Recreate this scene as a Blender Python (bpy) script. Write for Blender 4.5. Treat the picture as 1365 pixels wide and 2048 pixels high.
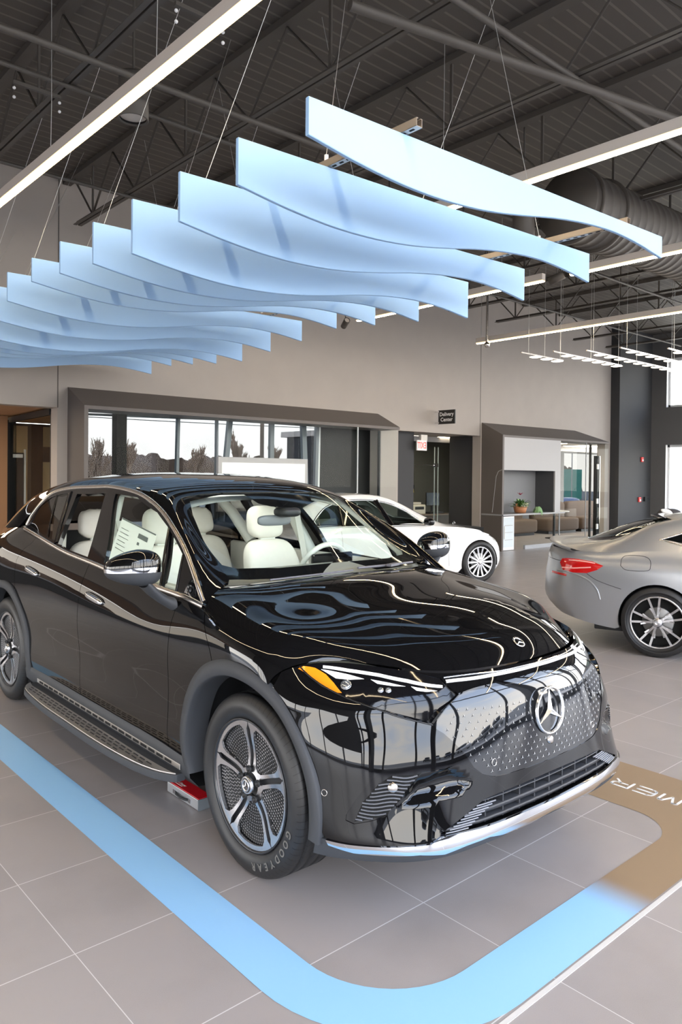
import bpy, math, random, numpy as np
for o in list(bpy.data.objects): bpy.data.objects.remove(o)
# ---------------------------------------------------------------- camera
sc = bpy.context.scene
cam = bpy.data.cameras.new('camera'); camo = bpy.data.objects.new('camera', cam); sc.collection.objects.link(camo)
from mathutils import Vector, Matrix, Euler
yaw, pitch, roll = 0.7267866, -0.011794, 0.0097747
fw = Vector((math.sin(yaw), math.cos(yaw), 0)); rt = Vector((math.cos(yaw), -math.sin(yaw), 0)); up = Vector((0, 0, 1))
f2 = fw * math.cos(pitch) + up * math.sin(pitch); u2 = up * math.cos(pitch) - fw * math.sin(pitch)
r3 = rt * math.cos(roll) + u2 * math.sin(roll); u3 = u2 * math.cos(roll) - rt * math.sin(roll)
camo.matrix_world = Matrix(((r3.x, u3.x, -f2.x, 0), (r3.y, u3.y, -f2.y, 0), (r3.z, u3.z, -f2.z, 1.70), (0, 0, 0, 1)))
cam.sensor_fit = 'VERTICAL'; cam.sensor_height = 36; cam.sensor_width = 24
cam.lens = 36 * 1507.2 / 2048; cam.shift_x = 0; cam.shift_y = -(1024 - 967.9) / 2048
cam.clip_start = .05; cam.clip_end = 500
sc.camera = camo
CAR_LOC = (2.757, 2.618, 0); CAR_ROT = math.radians(-90 - .88)
# ---------------------------------------------------------------- world, sun, exposure
sc.view_settings.view_transform = 'Standard'; sc.view_settings.look = 'None'; sc.view_settings.gamma = 1
sc.view_settings.use_curve_mapping = False; sc.view_settings.exposure = 0.68
w = bpy.data.worlds.new('sky'); sc.world = w; w.use_nodes = True
nt = w.node_tree; bg = nt.nodes['Background']
tc = nt.nodes.new('ShaderNodeTexCoord'); sp = nt.nodes.new('ShaderNodeSeparateXYZ'); nt.links.new(tc.outputs['Generated'], sp.inputs[0])
cr = nt.nodes.new('ShaderNodeValToRGB'); nt.links.new(sp.outputs[2], cr.inputs[0])
el = cr.color_ramp.elements; el[0].position = 0; el[0].color = (1.0, .95, .88, 1); el[1].position = .75; el[1].color = (.42, .56, .86, 1)
e_ = el.new(.10); e_.color = (.96, .95, .93, 1); e_ = el.new(.35); e_.color = (.68, .79, .98, 1)
nz = nt.nodes.new('ShaderNodeTexNoise'); nz.inputs['Scale'].default_value = 2.2; nz.inputs['Detail'].default_value = 6; nz.inputs['Distortion'].default_value = .4
mp = nt.nodes.new('ShaderNodeMapping'); mp.inputs['Scale'].default_value = (1, 1, 3.2); nt.links.new(tc.outputs['Generated'], mp.inputs[0]); nt.links.new(mp.outputs[0], nz.inputs['Vector'])
c2 = nt.nodes.new('ShaderNodeValToRGB'); nt.links.new(nz.outputs['Fac'], c2.inputs[0]); c2.color_ramp.elements[0].position = .48; c2.color_ramp.elements[1].position = .66
mx = nt.nodes.new('ShaderNodeMix'); mx.data_type = 'RGBA'; nt.links.new(c2.outputs[0], mx.inputs['Factor']); nt.links.new(cr.outputs[0], mx.inputs['A']); mx.inputs['B'].default_value = (1, .97, .93, 1)
nt.links.new(mx.outputs['Result'], bg.inputs[0]); bg.inputs[1].default_value = 5.5
sun = bpy.data.lights.new('sun', 'SUN'); sun.energy = 2.0; sun.angle = .009; sun.color = (1, .93, .82)
so = bpy.data.objects.new('sun', sun); sc.collection.objects.link(so)
so.rotation_euler = Vector((.62, -.50, -.60)).to_track_quat('-Z', 'Y').to_euler()
# ---------------------------------------------------------------- helpers
import bmesh
from mathutils.geometry import delaunay_2d_cdt
COL = sc.collection
random.seed(4)

def link(name, me, parent=None, mats=None, loc=None, rot=None):
    o = bpy.data.objects.new(name, me); COL.objects.link(o)
    if parent is not None: o.parent = parent
    if mats is not None and me is not None:
        for m in (mats if isinstance(mats, (list, tuple)) else [mats]): me.materials.append(m)
    if loc is not None: o.location = loc
    if rot is not None: o.rotation_euler = rot
    return o

def thing(name, label, cat, loc=(0, 0, 0), rotz=0, group=None):
    o = link(name, None, loc=loc, rot=(0, 0, rotz)); o['label'] = label; o['category'] = cat
    if group: o['group'] = group
    return o

def tag(o, label, cat, group=None, kind=None):
    o['label'] = label; o['category'] = cat
    if group: o['group'] = group
    if kind: o['kind'] = kind
    return o

def mesh(name, V, Fc, mat, parent=None, smooth=False, normals=None, idx=None, loc=None, rot=None):
    me = bpy.data.meshes.new(name)
    me.from_pydata([tuple(map(float, v)) for v in V], [], [tuple(map(int, f)) for f in Fc])
    me.validate()
    if smooth: me.polygons.foreach_set('use_smooth', [True] * len(me.polygons))
    if idx is not None:
        for p, i in zip(me.polygons, idx): p.material_index = i
    if normals is not None and len(normals) == len(me.vertices):
        me.normals_split_custom_set_from_vertices([tuple(map(float, n)) for n in normals])
    return link(name, me, parent, mat, loc, rot)

class MB:                                               # collects simple solids into one mesh
    def __init__(s): s.V = []; s.F = []; s.S = []
    def add(s, V, F, sm=False):
        b = len(s.V); s.V += [tuple(map(float, v)) for v in V]; s.F += [tuple(b + int(i) for i in f) for f in F]; s.S += [sm] * len(F); return s
    def box(s, c, d, rz=0, M=None):
        x, y, z = [k / 2 for k in d]
        V = [Vector((sx * x, sy * y, sz * z)) for sz in (-1, 1) for sx, sy in ((-1, -1), (1, -1), (1, 1), (-1, 1))]
        R = Matrix.Rotation(rz, 3, 'Z') if M is None else M
        V = [R @ v + Vector(c) for v in V]
        return s.add(V, [(0, 3, 2, 1), (4, 5, 6, 7), (0, 1, 5, 4), (1, 2, 6, 5), (2, 3, 7, 6), (3, 0, 4, 7)])
    def bar(s, a, b, w, h=None, upv=(0, 0, 1)):           # box between two points
        a, b = Vector(a), Vector(b); d = b - a; L = d.length
        if L < 1e-6: return s
        d.normalize(); u = Vector(upv)
        if abs(d.dot(u)) > .99: u = Vector((1, 0, 0))
        x = d.cross(u).normalized(); z = x.cross(d).normalized()
        M = Matrix((x, d, z)).transposed()
        return s.box((a + b) / 2, (w, L, h or w), M=M)
    def tube(s, pts, r, n=8, caps=True, closed=False):
        P = [Vector(p) for p in pts]; rr = r if isinstance(r, (list, tuple)) else [r] * len(P)
        rings = []; prev = None
        for i, p in enumerate(P):
            t = (P[(i + 1) % len(P)] - P[i - 1]) if closed else (P[min(i + 1, len(P) - 1)] - P[max(i - 1, 0)])
            t.normalize()
            if prev is None:
                a = Vector((0, 0, 1)) if abs(t.z) < .9 else Vector((1, 0, 0)); x = t.cross(a).normalized()
            else:
                x = (prev - t * prev.dot(t)).normalized()
            prev = x; y = t.cross(x)
            rings.append([p + (x * math.cos(2 * math.pi * k / n) + y * math.sin(2 * math.pi * k / n)) * rr[i] for k in range(n)])
        V = [v for r_ in rings for v in r_]; F = []
        m = len(P)
        for i in range(m if closed else m - 1):
            for k in range(n):
                a = i * n + k; b = i * n + (k + 1) % n; c = ((i + 1) % m) * n + (k + 1) % n; d = ((i + 1) % m) * n + k
                F.append((a, b, c, d))
        s.add(V, F, True)
        if caps and not closed:
            s.add(rings[0], [tuple(range(n))[::-1]]); s.add(rings[-1], [tuple(range(n))])
        return s
    def lathe(s, prof, n=32, M=None, close=False, sm=True):   # prof = (r,z) about local Z
        V = []; m = len(prof)
        for k in range(n):
            a = 2 * math.pi * k / n
            for r, z in prof: V.append(Vector((r * math.cos(a), r * math.sin(a), z)))
        if M is not None: V = [M @ v for v in V]
        F = []
        for k in range(n):
            k2 = (k + 1) % n
            for j in range(m - 1 if not close else m):
                j2 = (j + 1) % m
                F.append((k * m + j, k2 * m + j, k2 * m + j2, k * m + j2))
        return s.add(V, F, sm)
    def prism(s, poly, z0, z1, M=None):                     # polygon in xy extruded in z
        n = len(poly)
        V = [Vector((x, y, z0)) for x, y in poly] + [Vector((x, y, z1)) for x, y in poly]
        if M is not None: V = [M @ v for v in V]
        return s.add(V, [tuple(range(n))[::-1], tuple(range(n, 2 * n))] + [(i, (i + 1) % n, n + (i + 1) % n, n + i) for i in range(n)])
    def ball(s, c, r, n=12, sc3=(1, 1, 1)):
        prof = [(r * math.sin(math.pi * i / (n // 2)), -r * math.cos(math.pi * i / (n // 2))) for i in range(n // 2 + 1)]
        M = Matrix.Translation(c) @ Matrix.Diagonal((*sc3, 1))
        return s.lathe(prof, n, M)
    def sheet(s, G, closed_u=False, closed_v=False, sm=True):      # grid of points
        nu, nv = len(G), len(G[0]); F = []
        for i in range(nu if closed_u else nu - 1):
            for j in range(nv if closed_v else nv - 1):
                F.append((i * nv + j, ((i + 1) % nu) * nv + j, ((i + 1) % nu) * nv + (j + 1) % nv, i * nv + (j + 1) % nv))
        return s.add([p for r in G for p in r], F, sm)
    def build(s, name, mat, parent=None, loc=None, rot=None, bevel=0, fix=False, sub=0):
        me = bpy.data.meshes.new(name); me.from_pydata(s.V, [], s.F); me.validate()
        if len(me.polygons) == len(s.S): me.polygons.foreach_set('use_smooth', s.S)
        if fix:
            bm = bmesh.new(); bm.from_mesh(me); bmesh.ops.recalc_face_normals(bm, faces=bm.faces); bm.to_mesh(me); bm.free()
        o = link(name, me, parent, mat, loc, rot)
        if bevel:
            b = o.modifiers.new('bevel', 'BEVEL'); b.width = bevel; b.segments = 2; b.limit_method = 'ANGLE'; b.angle_limit = .6
        if sub:
            b = o.modifiers.new('sub', 'SUBSURF'); b.levels = sub; b.render_levels = sub
        return o

def superbox(c, h, e=4.0, nu=28, nv=18, warp=None):       # rounded box as a grid of points; h = half sizes
    G = []
    sp = lambda a, k: math.copysign(abs(a) ** (2 / k), a)
    for i in range(nu):
        a = 2 * math.pi * i / nu; row = []
        for j in range(nv):
            b = -math.pi / 2 + math.pi * j / (nv - 1)
            p = Vector((sp(math.cos(b), e) * sp(math.cos(a), e) * h[0], sp(math.cos(b), e) * sp(math.sin(a), e) * h[1], sp(math.sin(b), e) * h[2]))
            if warp: p = warp(p)
            row.append(p + Vector(c))
        G.append(row)
    return G

def inpoly(pts, poly):
    pts = np.asarray(pts, float); poly = np.asarray(poly, float); c = np.zeros(len(pts), bool)
    x, y = pts[:, 0], pts[:, 1]
    for i in range(len(poly)):
        x1, y1 = poly[i]; x2, y2 = poly[i - 1]
        k = (y1 > y) != (y2 > y)
        if y1 != y2: c ^= k & (x < (x2 - x1) * (y - y1) / (y2 - y1) + x1)
    return c

def edge_dist(pts, poly, closed=True):
    pts = np.asarray(pts, float); poly = np.asarray(poly, float); d = np.full(len(pts), 1e9)
    for i in range(0 if closed else 1, len(poly)):
        a, b = poly[i - 1], poly[i]; ab = b - a; L = (ab ** 2).sum()
        t = np.clip(((pts - a) @ ab) / L, 0, 1) if L > 0 else np.zeros(len(pts))
        d = np.minimum(d, np.hypot(*(pts - a - t[:, None] * ab).T))
    return d

def resample(poly, step, closed=True):
    P = [np.array(p, float) for p in poly]; out = []
    n = len(P) if closed else len(P) - 1
    for i in range(n):
        a, b = P[i], P[(i + 1) % len(P)]; L = np.linalg.norm(b - a)
        if L < 1e-7: continue
        k = max(1, int(math.ceil(L / step)))
        for j in range(k): out.append(a + (b - a) * j / k)
    if not closed: out.append(P[-1])
    return np.array(out)

def cdt_fill(poly, holes, step):                          # 2D region -> points, triangles
    loops = [resample(poly, step)] + [resample(h, step) for h in holes]
    pts = np.vstack(loops); edges = []; b = 0
    for l in loops:
        edges += [(b + i, b + (i + 1) % len(l)) for i in range(len(l))]; b += len(l)
    lo_, hi_ = loops[0].min(0), loops[0].max(0)
    gx = np.arange(lo_[0] + step * .5, hi_[0], step); gy = np.arange(lo_[1] + step * .5, hi_[1], step)
    if len(gx) and len(gy):
        G = np.array([(x, y) for x in gx for y in gy])
        k = inpoly(G, loops[0]) & (edge_dist(G, loops[0]) > step * .45)
        G = G[k]
        for h in loops[1:]:
            if len(G): G = G[~inpoly(G, h) & (edge_dist(G, h) > step * .45)]
        if len(G): pts = np.vstack([pts, G])
    r = delaunay_2d_cdt([Vector(p) for p in pts], edges, [], 0, 1e-6)
    V = np.array([tuple(v) for v in r[0]]); T = np.array([list(f) for f in r[2] if len(f) == 3])
    C = V[T].mean(1); k = inpoly(C, loops[0])
    for h in loops[1:]: k &= ~inpoly(C, h)
    T = T[k]
    A = V[T[:, 1]] - V[T[:, 0]]; B = V[T[:, 2]] - V[T[:, 0]]; ar = A[:, 0] * B[:, 1] - A[:, 1] * B[:, 0]
    T = T[np.abs(ar) > 1e-9]
    A = V[T[:, 1]] - V[T[:, 0]]; B = V[T[:, 2]] - V[T[:, 0]]; ar = A[:, 0] * B[:, 1] - A[:, 1] * B[:, 0]
    T[ar < 0] = T[ar < 0][:, ::-1]
    return V, T

def patch(name, net, outline, mat, parent, holes=(), off=0.0, depth=.012, step=.02, sides=(-1, 1), join=False, disp=None, centre=(-1.6, 0, .55), uvs=False, shrink=0.0):
    """A piece of a surface net cut exactly along 3D outlines; sides = which halves; join = one mesh over the centre line."""
    S = np.array([net.Su, net.Sv])
    def touv(L):
        L = list(L)
        if uvs: return np.array(L) * S
        out = []
        for p in L:
            if len(p) == 2: out.append(np.array(p, float))
            else: out.append(net.inv([p])[0])
        return np.array(out) * S
    poly = touv(outline); hs = [touv(h) for h in holes]
    V2, T = cdt_fill(poly, hs, step)
    u, v = np.clip(V2[:, 0] / S[0], 0, 1), np.clip(V2[:, 1] / S[1], 0, 1)
    P = net.ev(u, v); N = net.nrm(u, v)
    Cn = np.array(centre); s = 1 if ((P - Cn) * N).sum() > 0 else -1
    N = N * s
    # triangles orientation to match N
    fn = np.cross(P[T[:, 1]] - P[T[:, 0]], P[T[:, 2]] - P[T[:, 0]])
    if (fn * N[T[:, 0]]).sum() < 0: T = T[:, ::-1]
    o_ = np.full(len(P), float(off))
    if disp is not None: o_ = o_ + disp(P)
    Pb = P + N * o_[:, None]
    if disp is not None:                                # normals from the displaced mesh
        fn = np.cross(Pb[T[:, 1]] - Pb[T[:, 0]], Pb[T[:, 2]] - Pb[T[:, 0]]); N2 = np.zeros_like(N)
        for k in range(3): np.add.at(N2, T[:, k], fn)
        l = np.linalg.norm(N2, axis=1); l[l == 0] = 1; N2 /= l[:, None]
        dd = np.abs(o_ - off) > 1e-5; N = np.where(dd[:, None], N2, N)
    Pb[np.abs(Pb[:, 1]) < 2e-3, 1] = 0
    Vs, Ns, Fs = list(Pb), list(N), [tuple(t) for t in T]
    if depth:
        cnt = {}
        for t in T:
            for a, b in ((t[0], t[1]), (t[1], t[2]), (t[2], t[0])): cnt[(a, b)] = 1
        bd = [(a, b) for a, b in cnt if (b, a) not in cnt]
        for a, b in bd:
            if abs(Pb[a, 1]) < 1e-6 and abs(Pb[b, 1]) < 1e-6: continue
            e = Pb[b] - Pb[a]; n = np.cross(e, (N[a] + N[b])); l = np.linalg.norm(n)
            n = n / l if l > 0 else N[a]
            k = len(Vs); q = depth
            Vs += [Pb[a], Pb[b], Pb[b] - N[b] * q, Pb[a] - N[a] * q]; Ns += [n] * 4; Fs.append((k, k + 3, k + 2, k + 1))
    Vs, Ns = np.array(Vs), np.array(Ns)
    outs = []
    if join:
        n0 = len(Vs); Vm = Vs * [1, -1, 1]; Nm = Ns * [1, -1, 1]
        remap = {}
        V_all = list(Vs); N_all = list(Ns)
        for i in range(n0):
            if i < len(Pb) and abs(Vs[i, 1]) < 1e-6:
                remap[i] = i; nn = Ns[i] * [1, 0, 1]; N_all[i] = nn / (np.linalg.norm(nn) or 1)
            else: remap[i] = len(V_all); V_all.append(Vm[i]); N_all.append(Nm[i])
        F_all = Fs + [tuple(remap[i] for i in f[::-1]) for f in Fs]
        return mesh(name, V_all, F_all, mat, parent, True, N_all)
    for sd in sides:
        if sd > 0: outs.append(mesh(name, Vs, Fs, mat, parent, True, Ns))
        else: outs.append(mesh(name, Vs * [1, -1, 1], [f[::-1] for f in Fs], mat, parent, True, Ns * [1, -1, 1]))
    return outs

def on_net(net, pts, off=0.0, centre=(-1.6, 0, .55)):    # 3D points dropped on to a net
    q = net.inv(pts); P = net.ev(q[:, 0], q[:, 1]); N = net.nrm(q[:, 0], q[:, 1])
    if ((P - np.array(centre)) * N).sum() < 0: N = -N
    return P + N * off, N

def ribbon(mb, net, pts, width, off, n=40, sg=-1, h=.004, axis=None):   # raised strip that follows a net
    L = smooth_line(pts, n); P, N = on_net(net, L, 0)
    G = []
    for i in range(len(P)):
        t = P[min(i + 1, len(P) - 1)] - P[max(i - 1, 0)]; t /= np.linalg.norm(t) or 1
        s = np.cross(t, N[i]); w = width[i * (len(width) - 1) // (len(P) - 1)] if isinstance(width, list) else width
        row = []
        for a, b in ((-.5, -.3), (-.5, .6), (-.3, 1), (.3, 1), (.5, .6), (.5, -.3)):
            q = P[i] + s * a * w + N[i] * (off + b * h); row.append(Vector((q[0], q[1] * sg, q[2])))
        G.append(row)
    if sg < 0: G = [r[::-1] for r in G]
    mb.sheet(G)
    return mb

# ---------------------------------------------------------------- materials
def nmat(name, col, rough=.5, metal=0, spec=None, coat=0, emit=None, es=0, trans=0, ior=None, alpha=None):
    m = bpy.data.materials.new(name); m.use_nodes = True; b = m.node_tree.nodes['Principled BSDF']
    b.inputs['Base Color'].default_value = (*col, 1); b.inputs['Roughness'].default_value = rough; b.inputs['Metallic'].default_value = metal
    if spec is not None: b.inputs['Specular IOR Level'].default_value = spec
    if coat: b.inputs['Coat Weight'].default_value = coat; b.inputs['Coat Roughness'].default_value = .02
    if emit: b.inputs['Emission Color'].default_value = (*emit, 1); b.inputs['Emission Strength'].default_value = es
    if trans: b.inputs['Transmission Weight'].default_value = trans
    if ior: b.inputs['IOR'].default_value = ior
    return m

def noisy(name, col, amt=.15, scale=8, rough=.6, rvar=0, bump=0, metal=0, detail=4, coord='Object', spec=None):
    m = nmat(name, col, rough, metal, spec); nt = m.node_tree; b = nt.nodes['Principled BSDF']
    tc = nt.nodes.new('ShaderNodeTexCoord'); nz = nt.nodes.new('ShaderNodeTexNoise'); nz.inputs['Scale'].default_value = scale; nz.inputs['Detail'].default_value = detail
    nt.links.new(tc.outputs[coord], nz.inputs['Vector'])
    mx = nt.nodes.new('ShaderNodeMix'); mx.data_type = 'RGBA'
    mx.inputs['A'].default_value = (*[c * (1 - amt) for c in col], 1); mx.inputs['B'].default_value = (*[min(1, c * (1 + amt)) for c in col], 1)
    nt.links.new(nz.outputs['Fac'], mx.inputs['Factor']); nt.links.new(mx.outputs['Result'], b.inputs['Base Color'])
    if bump:
        bp = nt.nodes.new('ShaderNodeBump'); bp.inputs['Strength'].default_value = bump; bp.inputs['Distance'].default_value = .01
        nt.links.new(nz.outputs['Fac'], bp.inputs['Height']); nt.links.new(bp.outputs['Normal'], b.inputs['Normal'])
    return m

def glass(name, tint=(1, 1, 1), fres=1.5, rough=0.0, tr=1.0):       # thin sheet: transparent plus a mirror share by fresnel
    m = bpy.data.materials.new(name); m.use_nodes = True; nt = m.node_tree; nt.nodes.clear()
    out = nt.nodes.new('ShaderNodeOutputMaterial'); t = nt.nodes.new('ShaderNodeBsdfTransparent'); g = nt.nodes.new('ShaderNodeBsdfGlossy'); f = nt.nodes.new('ShaderNodeFresnel'); mx = nt.nodes.new('ShaderNodeMixShader')
    t.inputs['Color'].default_value = (*tint, 1); g.inputs['Roughness'].default_value = rough; f.inputs['IOR'].default_value = fres
    ge = nt.nodes.new('ShaderNodeNewGeometry'); sb = nt.nodes.new('ShaderNodeMath'); sb.operation = 'SUBTRACT'; sb.inputs[0].default_value = 1; mu = nt.nodes.new('ShaderNodeMath'); mu.operation = 'MULTIPLY'; nt.links.new(ge.outputs['Backfacing'], sb.inputs[1]); nt.links.new(f.outputs[0], mu.inputs[0]); nt.links.new(sb.outputs[0], mu.inputs[1]); nt.links.new(mu.outputs[0], mx.inputs[0]); nt.links.new(t.outputs[0], mx.inputs[1]); nt.links.new(g.outputs[0], mx.inputs[2]); nt.links.new(mx.outputs[0], out.inputs[0])
    return m

def tint(name, col):                                     # pane darkened to dim the bright view outside
    m = bpy.data.materials.new(name); m.use_nodes = True; nt = m.node_tree; nt.nodes.clear()
    out = nt.nodes.new('ShaderNodeOutputMaterial'); t = nt.nodes.new('ShaderNodeBsdfTransparent'); t.inputs['Color'].default_value = (*col, 1); nt.links.new(t.outputs[0], out.inputs[0])
    return m

def text_mesh(s, size, depth=0, bold=0, align='CENTER', spacing=1):
    c = bpy.data.curves.new('txt', 'FONT'); c.body = s; c.size = size; c.extrude = depth; c.offset = bold; c.align_x = align; c.align_y = 'CENTER'; c.space_character = spacing; c.resolution_u = 3
    o = bpy.data.objects.new('txt', c); COL.objects.link(o)
    dg = bpy.context.evaluated_depsgraph_get(); me = bpy.data.meshes.new_from_object(o.evaluated_get(dg))
    bpy.data.objects.remove(o); V = [v.co.copy() for v in me.vertices]; F = [tuple(p.vertices) for p in me.polygons]
    bpy.data.meshes.remove(me)
    return V, F
# ---------------------------------------------------------------- shared materials
M_paint = nmat('black_paint', (.0035, .0035, .004), .015, 0, .5, coat=.12)
M_gloss = nmat('gloss_black_trim', (.004, .004, .005), .06, 0, .5)
M_clad = noisy('matte_plastic', (.035, .038, .044), .12, 300, .62, bump=.05)
M_dark = nmat('dark_plastic', (.012, .013, .015), .55)
M_void = nmat('deep_black', (.002, .002, .002), .9)
M_chrome = nmat('chrome', (.82, .83, .85), .05, 1)
M_satin = nmat('satin_aluminium', (.62, .58, .54), .22, 1)
M_alu = nmat('brushed_step', (.72, .69, .66), .34, 1)
M_rim = nmat('machined_rim', (.66, .66, .68), .26, 1)
M_rimdark = nmat('dark_rim', (.03, .032, .036), .22, .3, .6)
M_rubber = nmat('rubber', (.013, .0135, .015), .42)
M_tint = glass('windscreen_glass', (.93, .98, .95), 1.42)
M_privacy = glass('privacy_glass', (.22, .21, .20), 1.75)
M_sideg = glass('side_glass', (.90, .97, .93), 1.45)
M_leather = noisy('cream_leather', (.74, .72, .66), .04, 30, .5)
M_cream = nmat('cream_trim', (.68, .70, .65), .55)
M_dash = nmat('grey_dash', (.34, .36, .34), .6)
M_white = nmat('white_plastic', (.8, .8, .8), .4)
M_amber = nmat('amber_lens', (.95, .28, .01), .12, 0, .5, coat=.5)
M_drl = nmat('white_light_guide', (.85, .86, .88), .2, 0, .5, emit=(1, 1, 1), es=.35)
M_redl = nmat('red_lens', (.55, .01, .01), .08, 0, .6, coat=.6)

# ---------------------------------------------------------------- B-spline surfaces
def bs_basis(n, t):
    t = np.clip(np.asarray(t, float), 0, 1); d = 3
    kn = np.concatenate([np.zeros(d), np.linspace(0, 1, n - d + 1), np.ones(d)])
    B = np.zeros((len(t), n + d))
    for i in range(n + d):
        if kn[i] < kn[i + 1]:
            B[:, i] = (t >= kn[i]) & ((t < kn[i + 1]) | ((kn[i + 1] == 1) & (t <= 1)))
    for k in range(1, d + 1):
        N = np.zeros((len(t), n + d - k))
        for i in range(n + d - k):
            a = kn[i + k] - kn[i]; b = kn[i + k + 1] - kn[i + 1]
            if a > 0: N[:, i] += (t - kn[i]) / a * B[:, i]
            if b > 0: N[:, i] += (kn[i + k + 1] - t) / b * B[:, i + 1]
        B = N
    return B

def greville(n):
    kn = np.concatenate([np.zeros(3), np.linspace(0, 1, n - 2), np.ones(3)])
    return np.array([kn[i + 1:i + 4].mean() for i in range(n)])

def bs_ctrl(P, lam):
    Ai = np.linalg.inv(bs_basis(len(P), greville(len(P))))
    Q = np.tensordot(Ai, P, axes=(1, 0))
    return lam * Q + (1 - lam) * P

class Net:
    def __init__(self, P, lam=0.6):                      # P[i][j] = (x,y,z), i along u, j along v
        P = np.array(P, float)
        C1 = bs_ctrl(P, lam)
        self.C = np.swapaxes(bs_ctrl(np.swapaxes(C1, 0, 1), lam), 0, 1)
        self.nu, self.nv = P.shape[:2]
        g = np.linspace(0, 1, 161); h = np.linspace(0, 1, 81)
        U, V = np.meshgrid(g, h, indexing='ij')
        self.gu, self.gv = U.ravel(), V.ravel()
        self.G = self.ev(self.gu, self.gv)
        self.Su = np.linalg.norm(np.diff(self.G.reshape(161, 81, 3), axis=0), axis=2).sum(0).mean()
        self.Sv = np.linalg.norm(np.diff(self.G.reshape(161, 81, 3), axis=1), axis=2).sum(1).mean()
    def ev(self, u, v):
        A = bs_basis(self.nu, u); B = bs_basis(self.nv, v)
        return np.einsum('ki,kj,ijc->kc', A, B, self.C)
    def nrm(self, u, v, flip=1):
        e = 1e-3; u = np.asarray(u, float); v = np.asarray(v, float)
        du = self.ev(np.clip(u + e, 0, 1), v) - self.ev(np.clip(u - e, 0, 1), v)
        dv = self.ev(u, np.clip(v + e, 0, 1)) - self.ev(u, np.clip(v - e, 0, 1))
        n = np.cross(du, dv); l = np.linalg.norm(n, axis=1); l[l < 1e-12] = 1
        return flip * n / l[:, None]
    def inv(self, pts, axes=(0, 1, 2), it=12):           # nearest uv for points given in the chosen axes
        out = []
        ax = list(axes)
        for p in np.atleast_2d(np.array(pts, float)):
            d = ((self.G[:, ax] - p) ** 2).sum(1); k = d.argmin(); q = np.array([self.gu[k], self.gv[k]])
            for _ in range(it):
                e = 1e-4
                S = self.ev([q[0], q[0] + e, q[0] - e, q[0], q[0]], [q[1], q[1], q[1], q[1] + e, q[1] - e])[:, ax]
                r = p - S[0]
                J = np.stack([(S[1] - S[2]) / (2 * e), (S[3] - S[4]) / (2 * e)], 1)
                st, *_ = np.linalg.lstsq(J, r, rcond=None)
                q = np.clip(q + np.clip(st, -.05, .05), 0.0002, .9998)
            out.append(q)
        return np.array(out)

def smooth_line(pts, n=60, closed=False):                # Catmull-Rom through points
    P = np.array(pts, float)
    if closed: Q = np.vstack([P[-1], P, P[0], P[1]])
    else: Q = np.vstack([2 * P[0] - P[1], P, 2 * P[-1] - P[-2]])
    m = len(P) if closed else len(P) - 1
    out = []
    for i in range(m):
        a, b, c, d = Q[i], Q[i + 1], Q[i + 2], Q[i + 3]
        for t in np.linspace(0, 1, max(2, n // m), endpoint=False):
            out.append(.5 * ((2 * b) + (c - a) * t + (2 * a - 5 * b + 4 * c - d) * t * t + (3 * b - a - 3 * c + d) * t ** 3))
    if not closed: out.append(P[-1])
    return np.array(out)
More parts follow.
